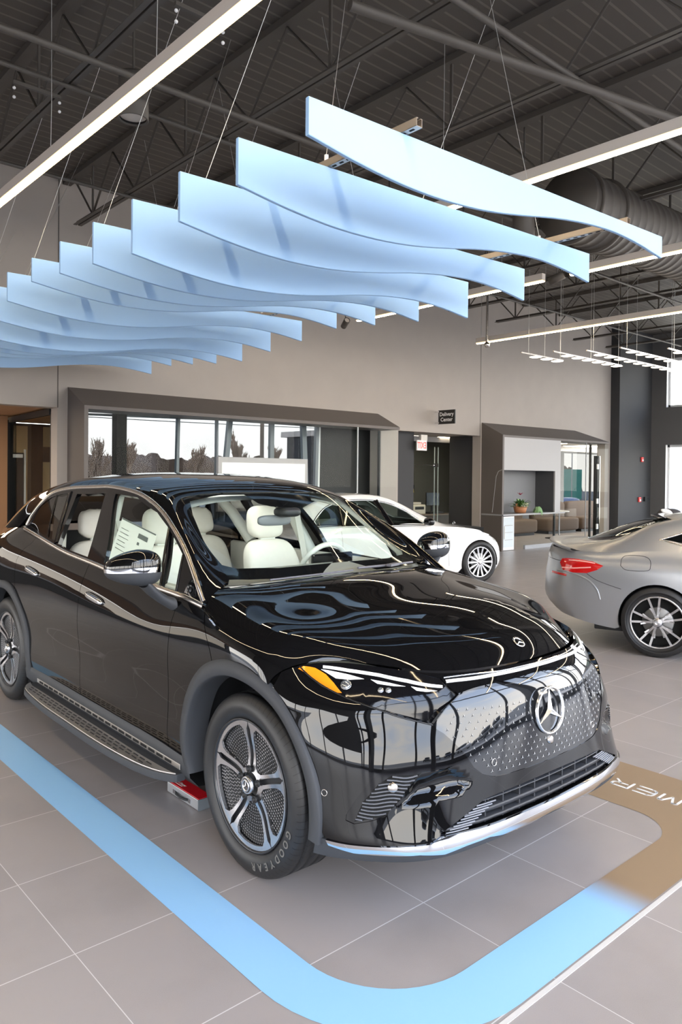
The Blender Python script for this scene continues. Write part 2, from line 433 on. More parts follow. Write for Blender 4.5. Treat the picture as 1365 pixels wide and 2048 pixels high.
# ---------------------------------------------------------------- SUV surfaces, in the car's own metres
# x forward (0 = front axle), y outwards, z up; every net is one half and is mirrored
def suv_nets():
    st = [-4.2, -4.0, -3.6, -3.1, -2.5, -1.9, -1.3, -.8, -.4, -.1, .15, .33]
    belt_x = [-4.2, -4.0, -3.6, -3.3, -2.82, -2.27, -1.78, -1.34, -.72, -.46]
    belt_z = [1.13, 1.20, 1.265, 1.275, 1.245, 1.19, 1.16, 1.13, 1.105, 1.08]
    belt_y = [.72, .76, .80, .80, .835, .862, .876, .882, .882, .873]
    r = lambda x, X, Y: float(np.interp(x, X, Y))
    rows = []
    for x in st:
        rear = max(0, (-3.7 - x)) / .5                   # plan taper at the tail
        ty = .10 * rear ** 1.6
        ar = math.exp(-((x - 0) / .42) ** 2) * .012 + math.exp(-((x + 3.21) / .45) ** 2) * .016
        bz, by = r(x, belt_x, belt_z), r(x, belt_x, belt_y)
        col = [(x, .90 - ty, .25), (x, .945 - ty + ar, .36), (x, .948 - ty + ar, .55),
               (x, .962 - ty + ar, .76), (x, .962 - ty + ar, .90)]
        if x < -.6:
            col += [(x, .935 - ty * .8, bz - .13), (x, by, bz - .01), (x, by - .07, bz + .005), (x, .55, bz - .05), (x, .3, bz - .05), (x, 0, bz - .05)]
        rows.append(col)
    front = {   # x nominal : outer rows 4..10 given in full
        -.4: [(-.40, .962, .91), (-.40, .935, 1.01), (-.42, .862, 1.085), (-.46, .735, 1.148), (-.45, .52, 1.165), (-.42, .28, 1.172), (-.40, 0, 1.178)],
        -.1: [(-.10, .968, .92), (-.10, .94, .995), (-.10, .865, 1.055), (-.10, .745, 1.098), (-.06, .52, 1.118), (-.02, .28, 1.138), (0.0, 0, 1.142)],
        .15: [(.08, .968, .90), (.10, .935, .975), (.13, .855, 1.03), (.15, .74, 1.062), (.22, .52, 1.078), (.28, .28, 1.098), (.31, 0, 1.10)],
        .28: [(.14, .965, .885), (.17, .925, .95), (.22, .845, .995), (.30, .735, 1.018), (.42, .51, 1.03), (.51, .28, 1.045), (.55, 0, 1.046)],
        .31: [(.165, .96, .872), (.20, .915, .93), (.265, .838, .965), (.375, .715, .978), (.545, .505, .98), (.655, .27, .988), (.70, 0, .988)],
        .33: [(.18, .955, .862), (.225, .905, .918), (.29, .825, .945), (.42, .69, .95), (.63, .51, .925), (.735, .27, .922), (.762, 0, .922)],
    }
    out = [rows[i] for i in range(8)]
    for k, low in ((-.4, 8), (-.1, 9), (.15, 10), (.28, None), (.31, None), (.33, None)):
        f = front[k]; x = f[0][0]
        out.append([(x, .90, .25), (x, .955, .36), (x, .96, .55), (x, .97, .76)] + f)
    lower = Net(out, .75)
    # nose: u from centre round the corner to the wheel arch, v from bottom to seam
    zs = [.235, .30, .38, .53, .66, .77, .86]
    plan = {
        .235: [(.83, 0), (.825, .25), (.81, .45), (.775, .61), (.71, .72), (.63, .80), (.54, .87), (.43, .92), (.30, .945), (.15, .95)],
        .30: [(.872, 0), (.868, .25), (.852, .46), (.818, .62), (.76, .73), (.68, .81), (.58, .88), (.46, .925), (.31, .95), (.15, .955)],
        .38: [(.875, 0), (.87, .25), (.853, .46), (.815, .62), (.757, .73), (.68, .81), (.58, .88), (.46, .935), (.31, .955), (.15, .96)],
        .53: [(.868, 0), (.862, .23), (.842, .42), (.80, .58), (.735, .70), (.66, .79), (.56, .87), (.44, .93), (.30, .957), (.15, .965)],
        .66: [(.862, 0), (.855, .22), (.83, .41), (.785, .573), (.718, .693), (.632, .788), (.536, .864), (.418, .928), (.29, .956), (.15, .965)],
        .77: [(.845, 0), (.838, .21), (.808, .40), (.752, .563), (.678, .682), (.592, .774), (.50, .85), (.395, .912), (.28, .948), (.15, .965)],
        .86: [(.815, 0), (.805, .20), (.772, .387), (.712, .552), (.634, .668), (.550, .750), (.458, .824), (.36, .888), (.256, .933), (.155, .96)],
    }
    top = [(.768, 0, .918), (.755, .20, .918), (.72, .38, .920), (.655, .50, .922), (.575, .612, .938), (.485, .678, .947), (.385, .745, .95), (.30, .82, .943), (.235, .895, .918), (.165, .955, .872)]
    N = []
    for i in range(10):
        col = []
        for z in zs:
            x, y = plan[z][i]; zz = z
            if z == .86: zz = min(.86, top[i][2] - .045 * (1 if i < 8 else .5) )
            if i >= 8:
                zz = z * (1 - .02 * (i - 7)) if z > .6 else z
            if i == 9: zz = np.interp(z, [.235, .86], [.235, .835])
            col.append((x, y, zz))
        col.append(top[i]); N.append(col)
    nose = Net(N, .75)
    # greenhouse top: rows from the glass line to the centre
    g2 = [(-.47, .868, 1.075), (-.76, .80, 1.28), (-.98, .752, 1.40), (-1.26, .712, 1.505), (-1.60, .68, 1.585), (-2.0, .662, 1.62), (-2.45, .662, 1.612), (-2.85, .676, 1.572), (-3.12, .70, 1.50), (-3.34, .74, 1.36), (-3.5, .785, 1.24)]
    g25 = [(-.49, .79, 1.125), (-.75, .75, 1.30), (-.96, .71, 1.43), (-1.24, .665, 1.55), (-1.60, .64, 1.62), (-2.0, .622, 1.650), (-2.48, .622, 1.645), (-2.92, .632, 1.61), (-3.3, .65, 1.545), (-3.65, .685, 1.41), (-3.95, .74, 1.24)]
    g3 = [(-.52, .70, 1.172), (-.72, .685, 1.255), (-.905, .655, 1.352), (-1.22, .60, 1.575), (-1.60, .56, 1.648), (-2.0, .55, 1.672), (-2.5, .55, 1.67), (-3.0, .56, 1.632), (-3.42, .58, 1.56), (-3.78, .61, 1.45), (-4.05, .66, 1.24)]
    g4 = [(-.44, .45, 1.172), (-.68, .45, 1.295), (-.90, .43, 1.43), (-1.14, .40, 1.60), (-1.5, .38, 1.668), (-2.0, .37, 1.697), (-2.5, .37, 1.695), (-3.0, .38, 1.658), (-3.46, .40, 1.59), (-3.85, .42, 1.48), (-4.15, .45, 1.24)]
    g5 = [(-.40, .2, 1.172), (-.65, .2, 1.305), (-.88, .2, 1.445), (-1.10, .2, 1.606), (-1.45, .2, 1.68), (-2.0, .18, 1.706), (-2.5, .18, 1.704), (-3.0, .18, 1.668), (-3.48, .19, 1.60), (-3.88, .2, 1.49), (-4.2, .2, 1.24)]
    g6 = [(-.39, 0, 1.172), (-.64, 0, 1.308), (-.87, 0, 1.45), (-1.09, 0, 1.608), (-1.44, 0, 1.683), (-2.0, 0, 1.708), (-2.5, 0, 1.706), (-3.0, 0, 1.67), (-3.48, 0, 1.602), (-3.88, 0, 1.492), (-4.21, 0, 1.24)]
    topn = Net([[g[i] for g in (g2, g25, g3, g4, g5, g6)] for i in range(11)], .6)
    # side glass, leaning in from the belt
    S = []
    for x in [-3.9, -3.6, -3.3, -2.9, -2.4, -1.9, -1.4, -.9, -.6, -.35]:
        yb, zb = r(x, belt_x, belt_y), r(x, belt_x, belt_z)
        S.append([(x, yb - .38 * dz - .2 * dz * dz, zb + dz) for dz in (-.05, .08, .2, .32, .44, .58)])
    side = Net(S, .6)
    return lower, nose, topn, side
# ================================================================ the showroom
def struct(o): o['kind'] = 'structure'; return o
def wall_mat(name, col, a=.06): return noisy(name, col, a, 2.5, .75, detail=5)
M_wall = wall_mat('warm_grey_wall', (.375, .335, .30))
M_dwall = wall_mat('charcoal_wall', (.040, .040, .042))
M_bay = noisy('bronze_grey_panel', (.115, .098, .088), .05, 300, .55)
M_niche = nmat('panel_grey', (.36, .35, .345), .5)
M_steel = noisy('painted_steel', (.082, .072, .062), .12, 4, .55)
M_deckc = None
def floor_mat():
    m = nmat('floor_tiles', (.3, .3, .3), .34); nt = m.node_tree; b = nt.nodes['Principled BSDF']
    tc = nt.nodes.new('ShaderNodeTexCoord'); sp = nt.nodes.new('ShaderNodeSeparateXYZ'); nt.links.new(tc.outputs['Object'], sp.inputs[0])
    T = .5875
    def line(out, off, wd):
        a = nt.nodes.new('ShaderNodeMath'); a.operation = 'ADD'; a.inputs[1].default_value = -off + T * 60; nt.links.new(out, a.inputs[0])
        d = nt.nodes.new('ShaderNodeMath'); d.operation = 'DIVIDE'; d.inputs[1].default_value = T; nt.links.new(a.outputs[0], d.inputs[0])
        f = nt.nodes.new('ShaderNodeMath'); f.operation = 'FRACT'; nt.links.new(d.outputs[0], f.inputs[0])
        l = nt.nodes.new('ShaderNodeMath'); l.operation = 'LESS_THAN'; l.inputs[1].default_value = wd / T; nt.links.new(f.outputs[0], l.inputs[0])
        fl = nt.nodes.new('ShaderNodeMath'); fl.operation = 'FLOOR'; nt.links.new(d.outputs[0], fl.inputs[0])
        return l, fl
    lx, fx = line(sp.outputs[0], 1.063, .0032); ly, fy = line(sp.outputs[1], 1.41, .0042)
    mxm = nt.nodes.new('ShaderNodeMath'); mxm.operation = 'MAXIMUM'; nt.links.new(lx.outputs[0], mxm.inputs[0]); nt.links.new(ly.outputs[0], mxm.inputs[1])
    cb = nt.nodes.new('ShaderNodeCombineXYZ'); nt.links.new(fx.outputs[0], cb.inputs[0]); nt.links.new(fy.outputs[0], cb.inputs[1])
    wn = nt.nodes.new('ShaderNodeTexWhiteNoise'); wn.noise_dimensions = '2D'; nt.links.new(cb.outputs[0], wn.inputs['Vector'])
    n2 = nt.nodes.new('ShaderNodeTexNoise'); n2.inputs['Scale'].default_value = 3; n2.inputs['Detail'].default_value = 6; nt.links.new(tc.outputs['Object'], n2.inputs['Vector'])
    n3 = nt.nodes.new('ShaderNodeTexNoise'); n3.inputs['Scale'].default_value = 350; n3.inputs['Detail'].default_value = 1; nt.links.new(tc.outputs['Object'], n3.inputs['Vector'])
    s1 = nt.nodes.new('ShaderNodeMath'); s1.operation = 'MULTIPLY_ADD'; s1.inputs[1].default_value = .35; nt.links.new(wn.outputs['Value'], s1.inputs[0]); nt.links.new(n2.outputs['Fac'], s1.inputs[2])
    s2 = nt.nodes.new('ShaderNodeMath'); s2.operation = 'MULTIPLY_ADD'; s2.inputs[1].default_value = .5; nt.links.new(n3.outputs['Fac'], s2.inputs[0]); nt.links.new(s1.outputs[0], s2.inputs[2])
    cr = nt.nodes.new('ShaderNodeValToRGB'); nt.links.new(s2.outputs[0], cr.inputs[0])
    cr.color_ramp.elements[0].position = .35; cr.color_ramp.elements[0].color = (.262, .238, .232, 1); cr.color_ramp.elements[1].position = 1.25; cr.color_ramp.elements[1].color = (.335, .305, .297, 1)
    mx = nt.nodes.new('ShaderNodeMix'); mx.data_type = 'RGBA'; nt.links.new(mxm.outputs[0], mx.inputs['Factor']); nt.links.new(cr.outputs[0], mx.inputs['A']); mx.inputs['B'].default_value = (.62, .60, .60, 1)
    nt.links.new(mx.outputs['Result'], b.inputs['Base Color'])
    return m
M_floor = floor_mat()
def slab(name, lo_, hi_, mat, **k):
    c = [(a + b) / 2 for a, b in zip(lo_, hi_)]; d = [b - a for a, b in zip(lo_, hi_)]
    o = MB().box((0, 0, 0), d).build(name, mat, loc=c, **k); return o
def sslab(name, lo_, hi_, mat): return struct(slab(name, lo_, hi_, mat))

FX0, FX1, FY0, YB, ZC = -6.5, 21.84, -3.0, 10.93, 5.95
fl = MB().box((0, 0, 0), (31.84, 23.5, .1)).build('floor', M_floor, loc=(0, 0, 0)); fl.data.transform(Matrix.Translation((7.92, 4.25, -.05))); struct(fl)
# ribbed metal deck
def deck_mat():
    m = nmat('metal_deck', (.075, .071, .066), .6); nt = m.node_tree; b = nt.nodes['Principled BSDF']
    tc = nt.nodes.new('ShaderNodeTexCoord'); sp = nt.nodes.new('ShaderNodeSeparateXYZ'); nt.links.new(tc.outputs['Object'], sp.inputs[0])
    d = nt.nodes.new('ShaderNodeMath'); d.operation = 'MULTIPLY'; d.inputs[1].default_value = 1 / .155; nt.links.new(sp.outputs[1], d.inputs[0])
    f = nt.nodes.new('ShaderNodeMath'); f.operation = 'FRACT'; nt.links.new(d.outputs[0], f.inputs[0])
    l = nt.nodes.new('ShaderNodeMath'); l.operation = 'LESS_THAN'; l.inputs[1].default_value = .16; nt.links.new(f.outputs[0], l.inputs[0])
    mx = nt.nodes.new('ShaderNodeMix'); mx.data_type = 'RGBA'; nt.links.new(l.outputs[0], mx.inputs['Factor']); mx.inputs['A'].default_value = (.085, .074, .063, 1); mx.inputs['B'].default_value = (.15, .13, .112, 1)
    nt.links.new(mx.outputs['Result'], b.inputs['Base Color'])
    bp = nt.nodes.new('ShaderNodeBump'); bp.inputs['Distance'].default_value = .03; nt.links.new(l.outputs[0], bp.inputs['Height']); nt.links.new(bp.outputs[0], b.inputs['Normal'])
    return m
ce = sslab('ceiling', (FX0, FY0, ZC), (FX1 + .3, YB + .3, ZC + .15), deck_mat()); 
# back wall with two bay openings and two passages
ZH, ZT = 2.64, ZC
wb = MB()
def wbx(x0, x1, z0, z1): wb.box(((x0 + x1) / 2, YB + .12, (z0 + z1) / 2), (x1 - x0, .24, z1 - z0))
wbx(FX0, 4.34, 2.64, ZT); wbx(4.34, 10.72, 2.92, ZT); wbx(10.72, 19.94, 2.64, ZT); wbx(4.19, 4.34, 0, 2.64); wbx(19.66, 19.94, 0, 2.64); wbx(14.05, 14.12, 0, 2.64); wbx(10.72, 11.3, 0, 2.64)
struct(wb.build('wall_back', M_wall))
for i, x in enumerate((4.195, 14.02)): struct(MB().box((x, YB - .001, (ZH + ZT) / 2), (.014, .006, ZT - ZH)).build('trim_%d' % (i + 1), M_steel))
# far right block and window wall
sslab('wall_corner', (19.94, 10.66, 0), (FX1 + .3, 10.98, ZT), M_dwall)
WM = wall_mat('grey_window_wall', (.13, .125, .12))
wr_ = MB()
def wry(y0, y1, z0, z1): wr_.box((FX1 + .2, (y0 + y1) / 2, (z0 + z1) / 2), (.4, y1 - y0, z1 - z0))
wry(10.22, 10.66, 0, ZT)
ys = [10.22]
wry(5.0, 10.22, 5.2, ZT); wry(5.0, 10.22, 2.68, 3.78); wry(FY0, 10.22, 0, .35); wry(FY0, 5.0, 5.7, ZT)
for y0, y1 in ((7.6, 8.1), (5.0, 5.5), (2.4, 2.9), (-.2, .3), (-3, -2.5)): wry(y0, y1, 0, ZT)
struct(wr_.build('wall_right', WM))
k = 1
M_wframe = nmat('window_frame_white', (.75, .75, .74), .45)
M_pane = glass('window_glass', (.97, .985, .98), 1.45)
for z0, z1 in ((.35, 2.68), (3.78, 5.2)):
    for y0, y1 in ((8.1, 10.22), (5.5, 7.6)):
        mb = MB(); f = .07; x = FX1 + .16
        for a, b in (((x, y0, z0 + f / 2), (x, y1, z0 + f / 2)), ((x, y0, z1 - f / 2), (x, y1, z1 - f / 2)), ((x, y0 + f / 2, z0), (x, y0 + f / 2, z1)), ((x, y1 - f / 2, z0), (x, y1 - f / 2, z1)), ((x, (y0 + y1) / 2, z0), (x, (y0 + y1) / 2, z1))): mb.bar(a, b, f)
        mb.box((FX1 + .2, y1 - .005, (z0 + z1) / 2), (.39, .01, z1 - z0))
        o = struct(mb.build('window_%d' % k, M_wframe)); k += 1
        p = MB().box((x, (y0 + y1) / 2, (z0 + z1) / 2), (.008, y1 - y0 - .1, z1 - z0 - .1)).build('pane', M_pane, o)
# left side wall and open glazed front (the parking lot side)
sslab('wall_left', (FX0 - .2, FY0, 2.35), (FX0, YB + .2, ZT), wall_mat('dark_side_wall', (.10, .095, .09)))
lm = MB()
for y in np.arange(FY0, YB, 2.1): lm.box((FX0 - .1, y, 1.17), (.14, .12, 2.35))
lm.box((FX0 - .1, 3.5, .15), (.16, 14.6, .3)); struct(lm.build('window_9', nmat('grey_frame', (.25, .25, .25), .5)))
fw = MB()
M_mull = nmat('dark_mullion', (.05, .052, .058), .4)
for x in np.arange(FX0 + .3, FX1, 3.1): fw.bar((x, FY0, 0), (x + .12, FY0 - .02, ZT), .075, .16)
for x in np.arange(FX0 + 2.4, FX1, 5.7): fw.box((x, FY0 + .5, ZT / 2), (.34, .34, ZT))
fw.box(((FX0 + FX1) / 2, FY0, 3.9), (FX1 - FX0, .1, .12)).box(((FX0 + FX1) / 2, FY0, 5.9), (FX1 - FX0, .2, .1)).box(((FX0 + FX1) / 2, FY0, .12), (FX1 - FX0, .15, .24))
struct(fw.build('wall_front', M_mull))
# ---- projecting bays: sloped hood, jambs and glass
def bay(name, x0, x1, label, slope_end):
    t = thing(name, label, 'display bay', ((x0 + x1) / 2, 10.33, 0)); cx = (x0 + x1) / 2
    hx = (x1 - x0) / 2; d = .60
    L = []
    mb = MB()      # sloping hood: top edge on the wall (shorter at the right), front edge lower
    V = [(-hx, 0, 2.65), (hx, 0, 2.65), (hx - slope_end, d - .001, 2.95), (-hx, d - .001, 2.95), (-hx, d - .001, 2.60), (hx, d - .001, 2.60), (-hx, 0, 2.60), (hx, 0, 2.60)]
    mb.add(V, [(0, 1, 2, 3), (0, 3, 4, 6), (1, 7, 5, 2), (6, 7, 1, 0), (4, 5, 7, 6), (3, 2, 5, 4)]); mb.build('bay_hood', M_bay, t)
    mb = MB().box((-hx + .03, .30, 1.30), (.06, .60, 2.60)); mb.build('side_panel', M_bay, t)
    mb = MB().box((hx - .015, .56, 1.30), (.03, .06, 2.60)); mb.build('rear_post', M_dwall, t)
    return t
b1 = bay('glazed_bay', 4.34, 10.72, 'long glazed wall bay with sloped bronze hood behind the black SUV', .02)
b2 = bay('lounge_bay', 14.08, 18.83, 'shorter bronze wall bay with grey niche and glass, beside the Delivery Center passage', .75)
M_bglass = glass('bay_glass', (.95, .97, .96), 1.14)
gb = MB().box((.0, .02, 1.32), (6.26, .012, 2.56)); g1 = gb.build('glass_front', M_bglass, b1)
mb = MB()
for x in (9.60,): mb.box((x - 7.53, .008, 1.32), (.02, .02, 2.56))
mb.build('glass_joint', nmat('joint', (.5, .52, .52), .3), b1)
# bay 2 front: upper grey panel with niche, glass to the right and below
cx2 = 16.455
def lx2(x): return x - cx2
mb = MB()
def pn(x0, x1, z0, z1): mb.box((lx2((x0 + x1) / 2), .02, (z0 + z1) / 2), (x1 - x0, .04, z1 - z0))
pn(14.14, 16.46, 1.85, 2.60); pn(16.22, 16.46, .84, 1.85)
mb.build('front_panel', M_niche, b2)
mb = MB(); mb.box((lx2(15.18), .58, 1.35), (2.08, .03, 1.02)); mb.build('niche_back', nmat('niche_back', (.20, .20, .205), .6), b2)
mb = MB(); mb.box((lx2(16.24), .30, 1.35), (.03, .56, 1.02)); mb.box((lx2(15.18), .30, 1.86), (2.1, .56, .03)); mb.build('niche_lining', nmat('niche_lining', (.06, .06, .065), .6), b2)
mb = MB(); mb.box((lx2(15.35), .27, .825), (2.55, .62, .035)); mb.build('counter', nmat('counter_top', (.30, .30, .30), .35), b2)
mb = MB(); mb.box((lx2(17.65), .03, 1.36), (2.30, .012, 2.48)); mb.box((lx2(15.6), .03, .43), (1.80, .012, .74)); mb.build('glass_front', M_bglass, b2)
mb = MB(); mb.box((lx2(16.9), .03, .045), (3.8, .05, .09)).box((lx2(17.69), .03, 1.35), (.012, .02, 2.5)).box((lx2(16.47), .03, 1.35), (.02, .03, 2.5)); mb.build('glass_channel', nmat('channel', (.32, .33, .34), .4), b2)
mb = MB()
sl = [(-.17, 0), (-.06, .0), (-.02, .05), (0, .09)]
Mx = None
pts = [(14.075, 10.60, .88), (14.075, 10.50, 1.70), (14.075, 10.44, 1.82), (14.075, 10.34, 1.855)]
mb.tube([(lx2(a), b - 10.33, c) for a, b, c in pts], .006, 6); mb.build('niche_edge', nmat('edge_light_grey', (.4, .4, .4), .4), b2)

# ---- rooms behind the wall: floor, low ceiling, outer wall with windows
YO = 15.4
MLC = nmat('low_ceiling', (.55, .50, .45), .7)
struct(MB().prism([(FX0, YB + .24), (4.36, YB + .24), (6.1, YO + .3), (FX0, YO + .3)], 2.72, 2.80).build('ceiling_back', MLC)); sslab('ceiling_back_2', (11.85, YB + .24, 2.66), (28, YO + .3, 2.80), MLC); sslab('ceiling_bay', (4.34, 10.94, 2.92), (11.9, 11.6, 3.05), M_wall)
struct(MB().bar((4.37, YB + .26, 1.46), (6.02, YO - .1, 1.46), .06, 2.92).build('wall_partition', M_dwall)); sslab('wall_partition_2', (11.88, 11.3, 0), (11.98, YO, 2.66), M_dwall)
sslab('floor_back', (FX0, 15.9, -.1), (28, 16.2, -.001), M_floor) if False else None
ow = MB()
def owx(x0, x1, z0=0, z1=2.66): ow.box(((x0 + x1) / 2, YO, (z0 + z1) / 2), (x1 - x0, .2, z1 - z0))
owx(FX0, -6.1); owx(-.6, 6.05); owx(-6.1, -.6, 0, .7); owx(11.9, 24.6); owx(27.7, 30); owx(24.6, 27.7, 0, .62); owx(24.6, 27.7, 2.60, 2.66)
struct(ow.build('wall_outer', M_dwall))
struct(MB().box((-3.35, YO + .02, 1.65), (5.5, .01, 1.95)).build('window_11', tint('dimming_pane_4', (.52, .50, .475))))  # tint added to tone down the daylight here
# facade behind the long bay: bars, dark pier, narrow window
YF = 11.42
mb = MB()
M_fac = nmat('facade_bar', (.17, .19, .21), .4)
for x, dx, wd in ((6.38, .06, .05), (7.20, 0, .035), (7.20, .30, .09), (8.38, .02, .09), (9.30, -.16, .11), (9.44, .07, .07), (4.80, 0, .05)):
    mb.bar((x, YF, 0), (x + dx, YF, 2.92), wd, .07, (0, 1, 0))
mb.bar((4.44, YF, 2.60), (7.2, YF, 2.66), .035, .035); mb.bar((7.2, YF, 2.66), (9.5, YF, 2.70), .035, .035)
w7 = struct(mb.build('window_7', M_fac)); MB().box((7.0, YF + .05, 1.46), (5.12, .01, 2.92)).build('pane', tint('dimming_pane', (.36, .365, .375)), w7)  # pane tint added so the sky behind the bay is not too bright
sslab('trim_3', (5.24, YF - .2, 0), (5.41, YF - .03, 2.92), M_void)
mb = MB()
for a, b in (((9.52, YF, .2), (9.56, YF, 2.92)), ((11.07, YF - .02, .6), (11.07, YF - .02, 2.16)), ((11.6, YF - .02, .6), (11.6, YF - .02, 2.16)), ((11.82, YF - .02, .6), (11.82, YF - .02, 2.16))): mb.bar(a, b, .05)
w8 = struct(mb.build('window_8', M_wframe)); MB().box((11.45, YF + .05, 1.3), (.8, .01, 2.0)).build('pane', tint('dimming_pane_2', (.36, .365, .375)), w8)  # same added tint, dims the outdoors
M_pier = nmat('pier_charcoal', (.045, .045, .045), .8)  # even charcoal colour of the pier
mb = MB()
def pbx(x0, x1, z0, z1): mb.box(((x0 + x1) / 2, YF + .06, (z0 + z1) / 2), (x1 - x0, .12, z1 - z0))
pbx(9.56, 11.04, 0, 2.92); pbx(11.04, 11.88, 2.2, 2.92); pbx(11.04, 11.88, 0, .5); struct(mb.build('wall_pier', M_pier))
w9 = MB().box((26.15, YO + .02, 1.6), (3.1, .01, 2.0)).build('window_10', tint('dimming_pane_3', (.33, .33, .335))); struct(w9)  # tint sheet added to dim the lounge view
# dark side walls of those rooms

# passage: office glass front, side walls
sslab('wall_office', (11.30, 11.18, 0), (12.05, 11.3, 2.66), M_dwall)
sslab('wall_office_back', (12.3, 14.0, 0), (16.6, 14.15, 2.66), nmat('olive_grey_wall', (.10, .098, .085), .8))
sslab('wall_office_side', (12.9, 12.6, 0), (13.0, 14.0, 2.66), M_dwall) if False else None
sslab('wall_lounge', (14.09, 10.95, 0), (14.2, 11.9, 2.66), M_dwall)
sslab('wall_lounge_2', (16.6, 12.2, 0), (16.7, 14.1, 2.66), M_dwall)
# ================================================================ blue wave panels and their rails
def ceil_ft(): pass
M_fin = noisy('pale_blue_felt', (.40, .625, .925), .02, 400, .8)
M_zinc = nmat('zinc_strut', (.48, .42, .36), .35, .8)
M_cable = nmat('steel_cable', (.62, .62, .60), .35, .6)
BASE = [.172, .222, .253, .257, .236, .192, .140, .104, .090, .108, .150]
OFFS = [0, .066, .108, .165, .110, .062, .015, .073, .122, .172, .140, .090, .050, .110]
SS = np.linspace(0, 3.08, 11)
for i in range(14):
    yl = 2.64 + .582 * i + (.02 if i == 0 else 0); a = Vector((2.14, yl, 3.4)); b = Vector((5.22, yl - .16, 3.4)); e = (b - a).normalized(); n = Vector((e.y, -e.x, 0))
    prof = smooth_line(list(zip(SS, [h + OFFS[i] for h in BASE])), 60)
    ang = math.atan2(e.y, e.x); t = .0125; mb = MB(); G = []
    for s, h in prof:
        c = .003
        G.append([Vector((s, -t + c, 0)), Vector((s, -t, -c)), Vector((s, -t, -h + c)), Vector((s, -t + c, -h)), Vector((s, t - c, -h)), Vector((s, t, -h + c)), Vector((s, t, -c)), Vector((s, t - c, 0))])
    mb.sheet(G, False, True, sm=False); mb.add(G[0], [tuple(range(8))]); mb.add(G[-1], [tuple(range(8))[::-1]])
    o = mb.build('wave_panel', M_fin, loc=a, rot=(0, 0, ang), fix=True)
    lab = ['nearest', 'second', 'third', 'fourth', 'fifth', 'sixth', 'seventh', 'eighth', 'ninth', 'tenth', 'eleventh', 'twelfth', 'thirteenth', 'farthest'][i]
    tag(o, 'pale blue wave edged hanging panel, %s from the camera in the row of fourteen' % lab, 'ceiling panel', 'blue wave panels above the SUV')
for k, (x, lab) in enumerate(((2.73, 'left'), (4.80, 'right'))):
    r = thing('strut_rail', 'slotted metal rail lying on top of the blue panels, %s of the pair' % lab, 'rail', (x, 2.52, 3.402), 0, 'rails carrying the blue panels')
    mb = MB(); L = 7.9; mb.box((0, L / 2, .002), (.041, L, .003)).box((-.019, L / 2, .022), (.003, L, .041)).box((.019, L / 2, .022), (.003, L, .041)).box((-.014, L / 2, .041), (.011, L, .003)).box((.014, L / 2, .041), (.011, L, .003)); mb.build('channel', M_zinc, r)
    mb = MB()
    for y in np.arange(.05, L, .058): mb.box((0, y, -.0001), (.013, .030, .002))
    mb.build('slots', M_void, r)
    for y in (.70, 2.45, 4.2, 5.95, 7.6):
        for dx in ((-.35,) if k == 0 else (.35,)):
            pass
        mb = MB().tube([(0, y, .045), (0, y, .08)], .012, 8); mb.build('cable_clamp', M_white, r)
        mb = MB().tube([(0, y, .08), ((1.35 if k == 0 else -.30), y + (1.3 if k == 0 else .42), 2.53)], .0022, 6); mb.build('cable', M_cable, r)
        if y > 1: mb = MB().tube([(0, y - .25, .04), ((.55 if k == 0 else .42), y - 1.1, 2.53)], .0022, 6); mb.build('cable', M_cable, r)
# ================================================================ ceiling steel, ducts and lamps
names = ['first', 'second', 'third', 'fourth', 'fifth', 'sixth', 'seventh', 'eighth', 'ninth', 'tenth', 'eleventh', 'twelfth', 'thirteenth']
for i, x in enumerate(np.arange(-.56, 20.5, 1.62)):
    j = thing('roof_joist', 'dark grey open web roof joist running to the back wall, %s from the left' % names[i] if i < 13 else '', 'roof joist', (x, 0, 0), 0, 'open web roof joists')
    if i >= 13: j['label'] = 'dark grey open web roof joist running to the back wall, farthest right'
    y0, y1 = FY0 + .1, YB - .02
    mb = MB().box((-.035, (y0 + y1 - .4) / 2, 5.2), (.05, y1 - .4 - y0, .006)).box((.035, (y0 + y1 - .4) / 2, 5.2), (.05, y1 - .4 - y0, .006)).box((-.012, (y0 + y1 - .4) / 2, 5.225), (.006, y1 - .4 - y0, .05)).box((.012, (y0 + y1 - .4) / 2, 5.225), (.006, y1 - .4 - y0, .05)); mb.build('bottom_chord', M_steel, j)
    mb = MB().box((0, (y0 + y1) / 2, 5.91), (.12, y1 - y0, .07)); mb.build('top_chord', M_steel, j)
    pts = []; y = y1 - .3; up = True
    while y > y0: pts.append((0, y, 5.87 if up else 5.22)); y -= .62; up = not up
    mb = MB().tube(pts, .016, 6); mb.build('web', M_steel, j)
    for q in pts[1::4]: MB().bar((0, q[1], 5.22), (0, q[1], 5.88), .03, .02).build('web_post', M_steel, j)
for k, (y, z, r, lab) in enumerate(((3.6, 5.168, .028, 'nearest'), (8.9, 5.172, .022, 'farthest'), (6.75, 5.172, .022, 'middle'))):
    tag(MB().tube([(-4, y, z), (19.8, y, z)], r, 8).build('bracing_bar', M_steel), 'dark round bracing bar under the roof joists, %s of the three' % lab, 'bracing bar', 'bracing bars under the joists')
tag(MB().tube([(-2, 6.2, 5.0), (2.0, 5.9, 5.0), (5.0, 5.85, 5.0), (9, 5.8, 5.0)], .028, 10).build('sprinkler_pipe', M_steel), 'long dark sprinkler pipe crossing under the joists above the wave panels', 'pipe')
tag(MB().tube([(3.66, 4.07, 5.09), (7.17, 3.25, 5.09), (10.2, 2.55, 5.09)], .04, 10).build('sprinkler_pipe', M_steel), 'dark sprinkler pipe with couplings at the upper right of the ceiling', 'pipe')
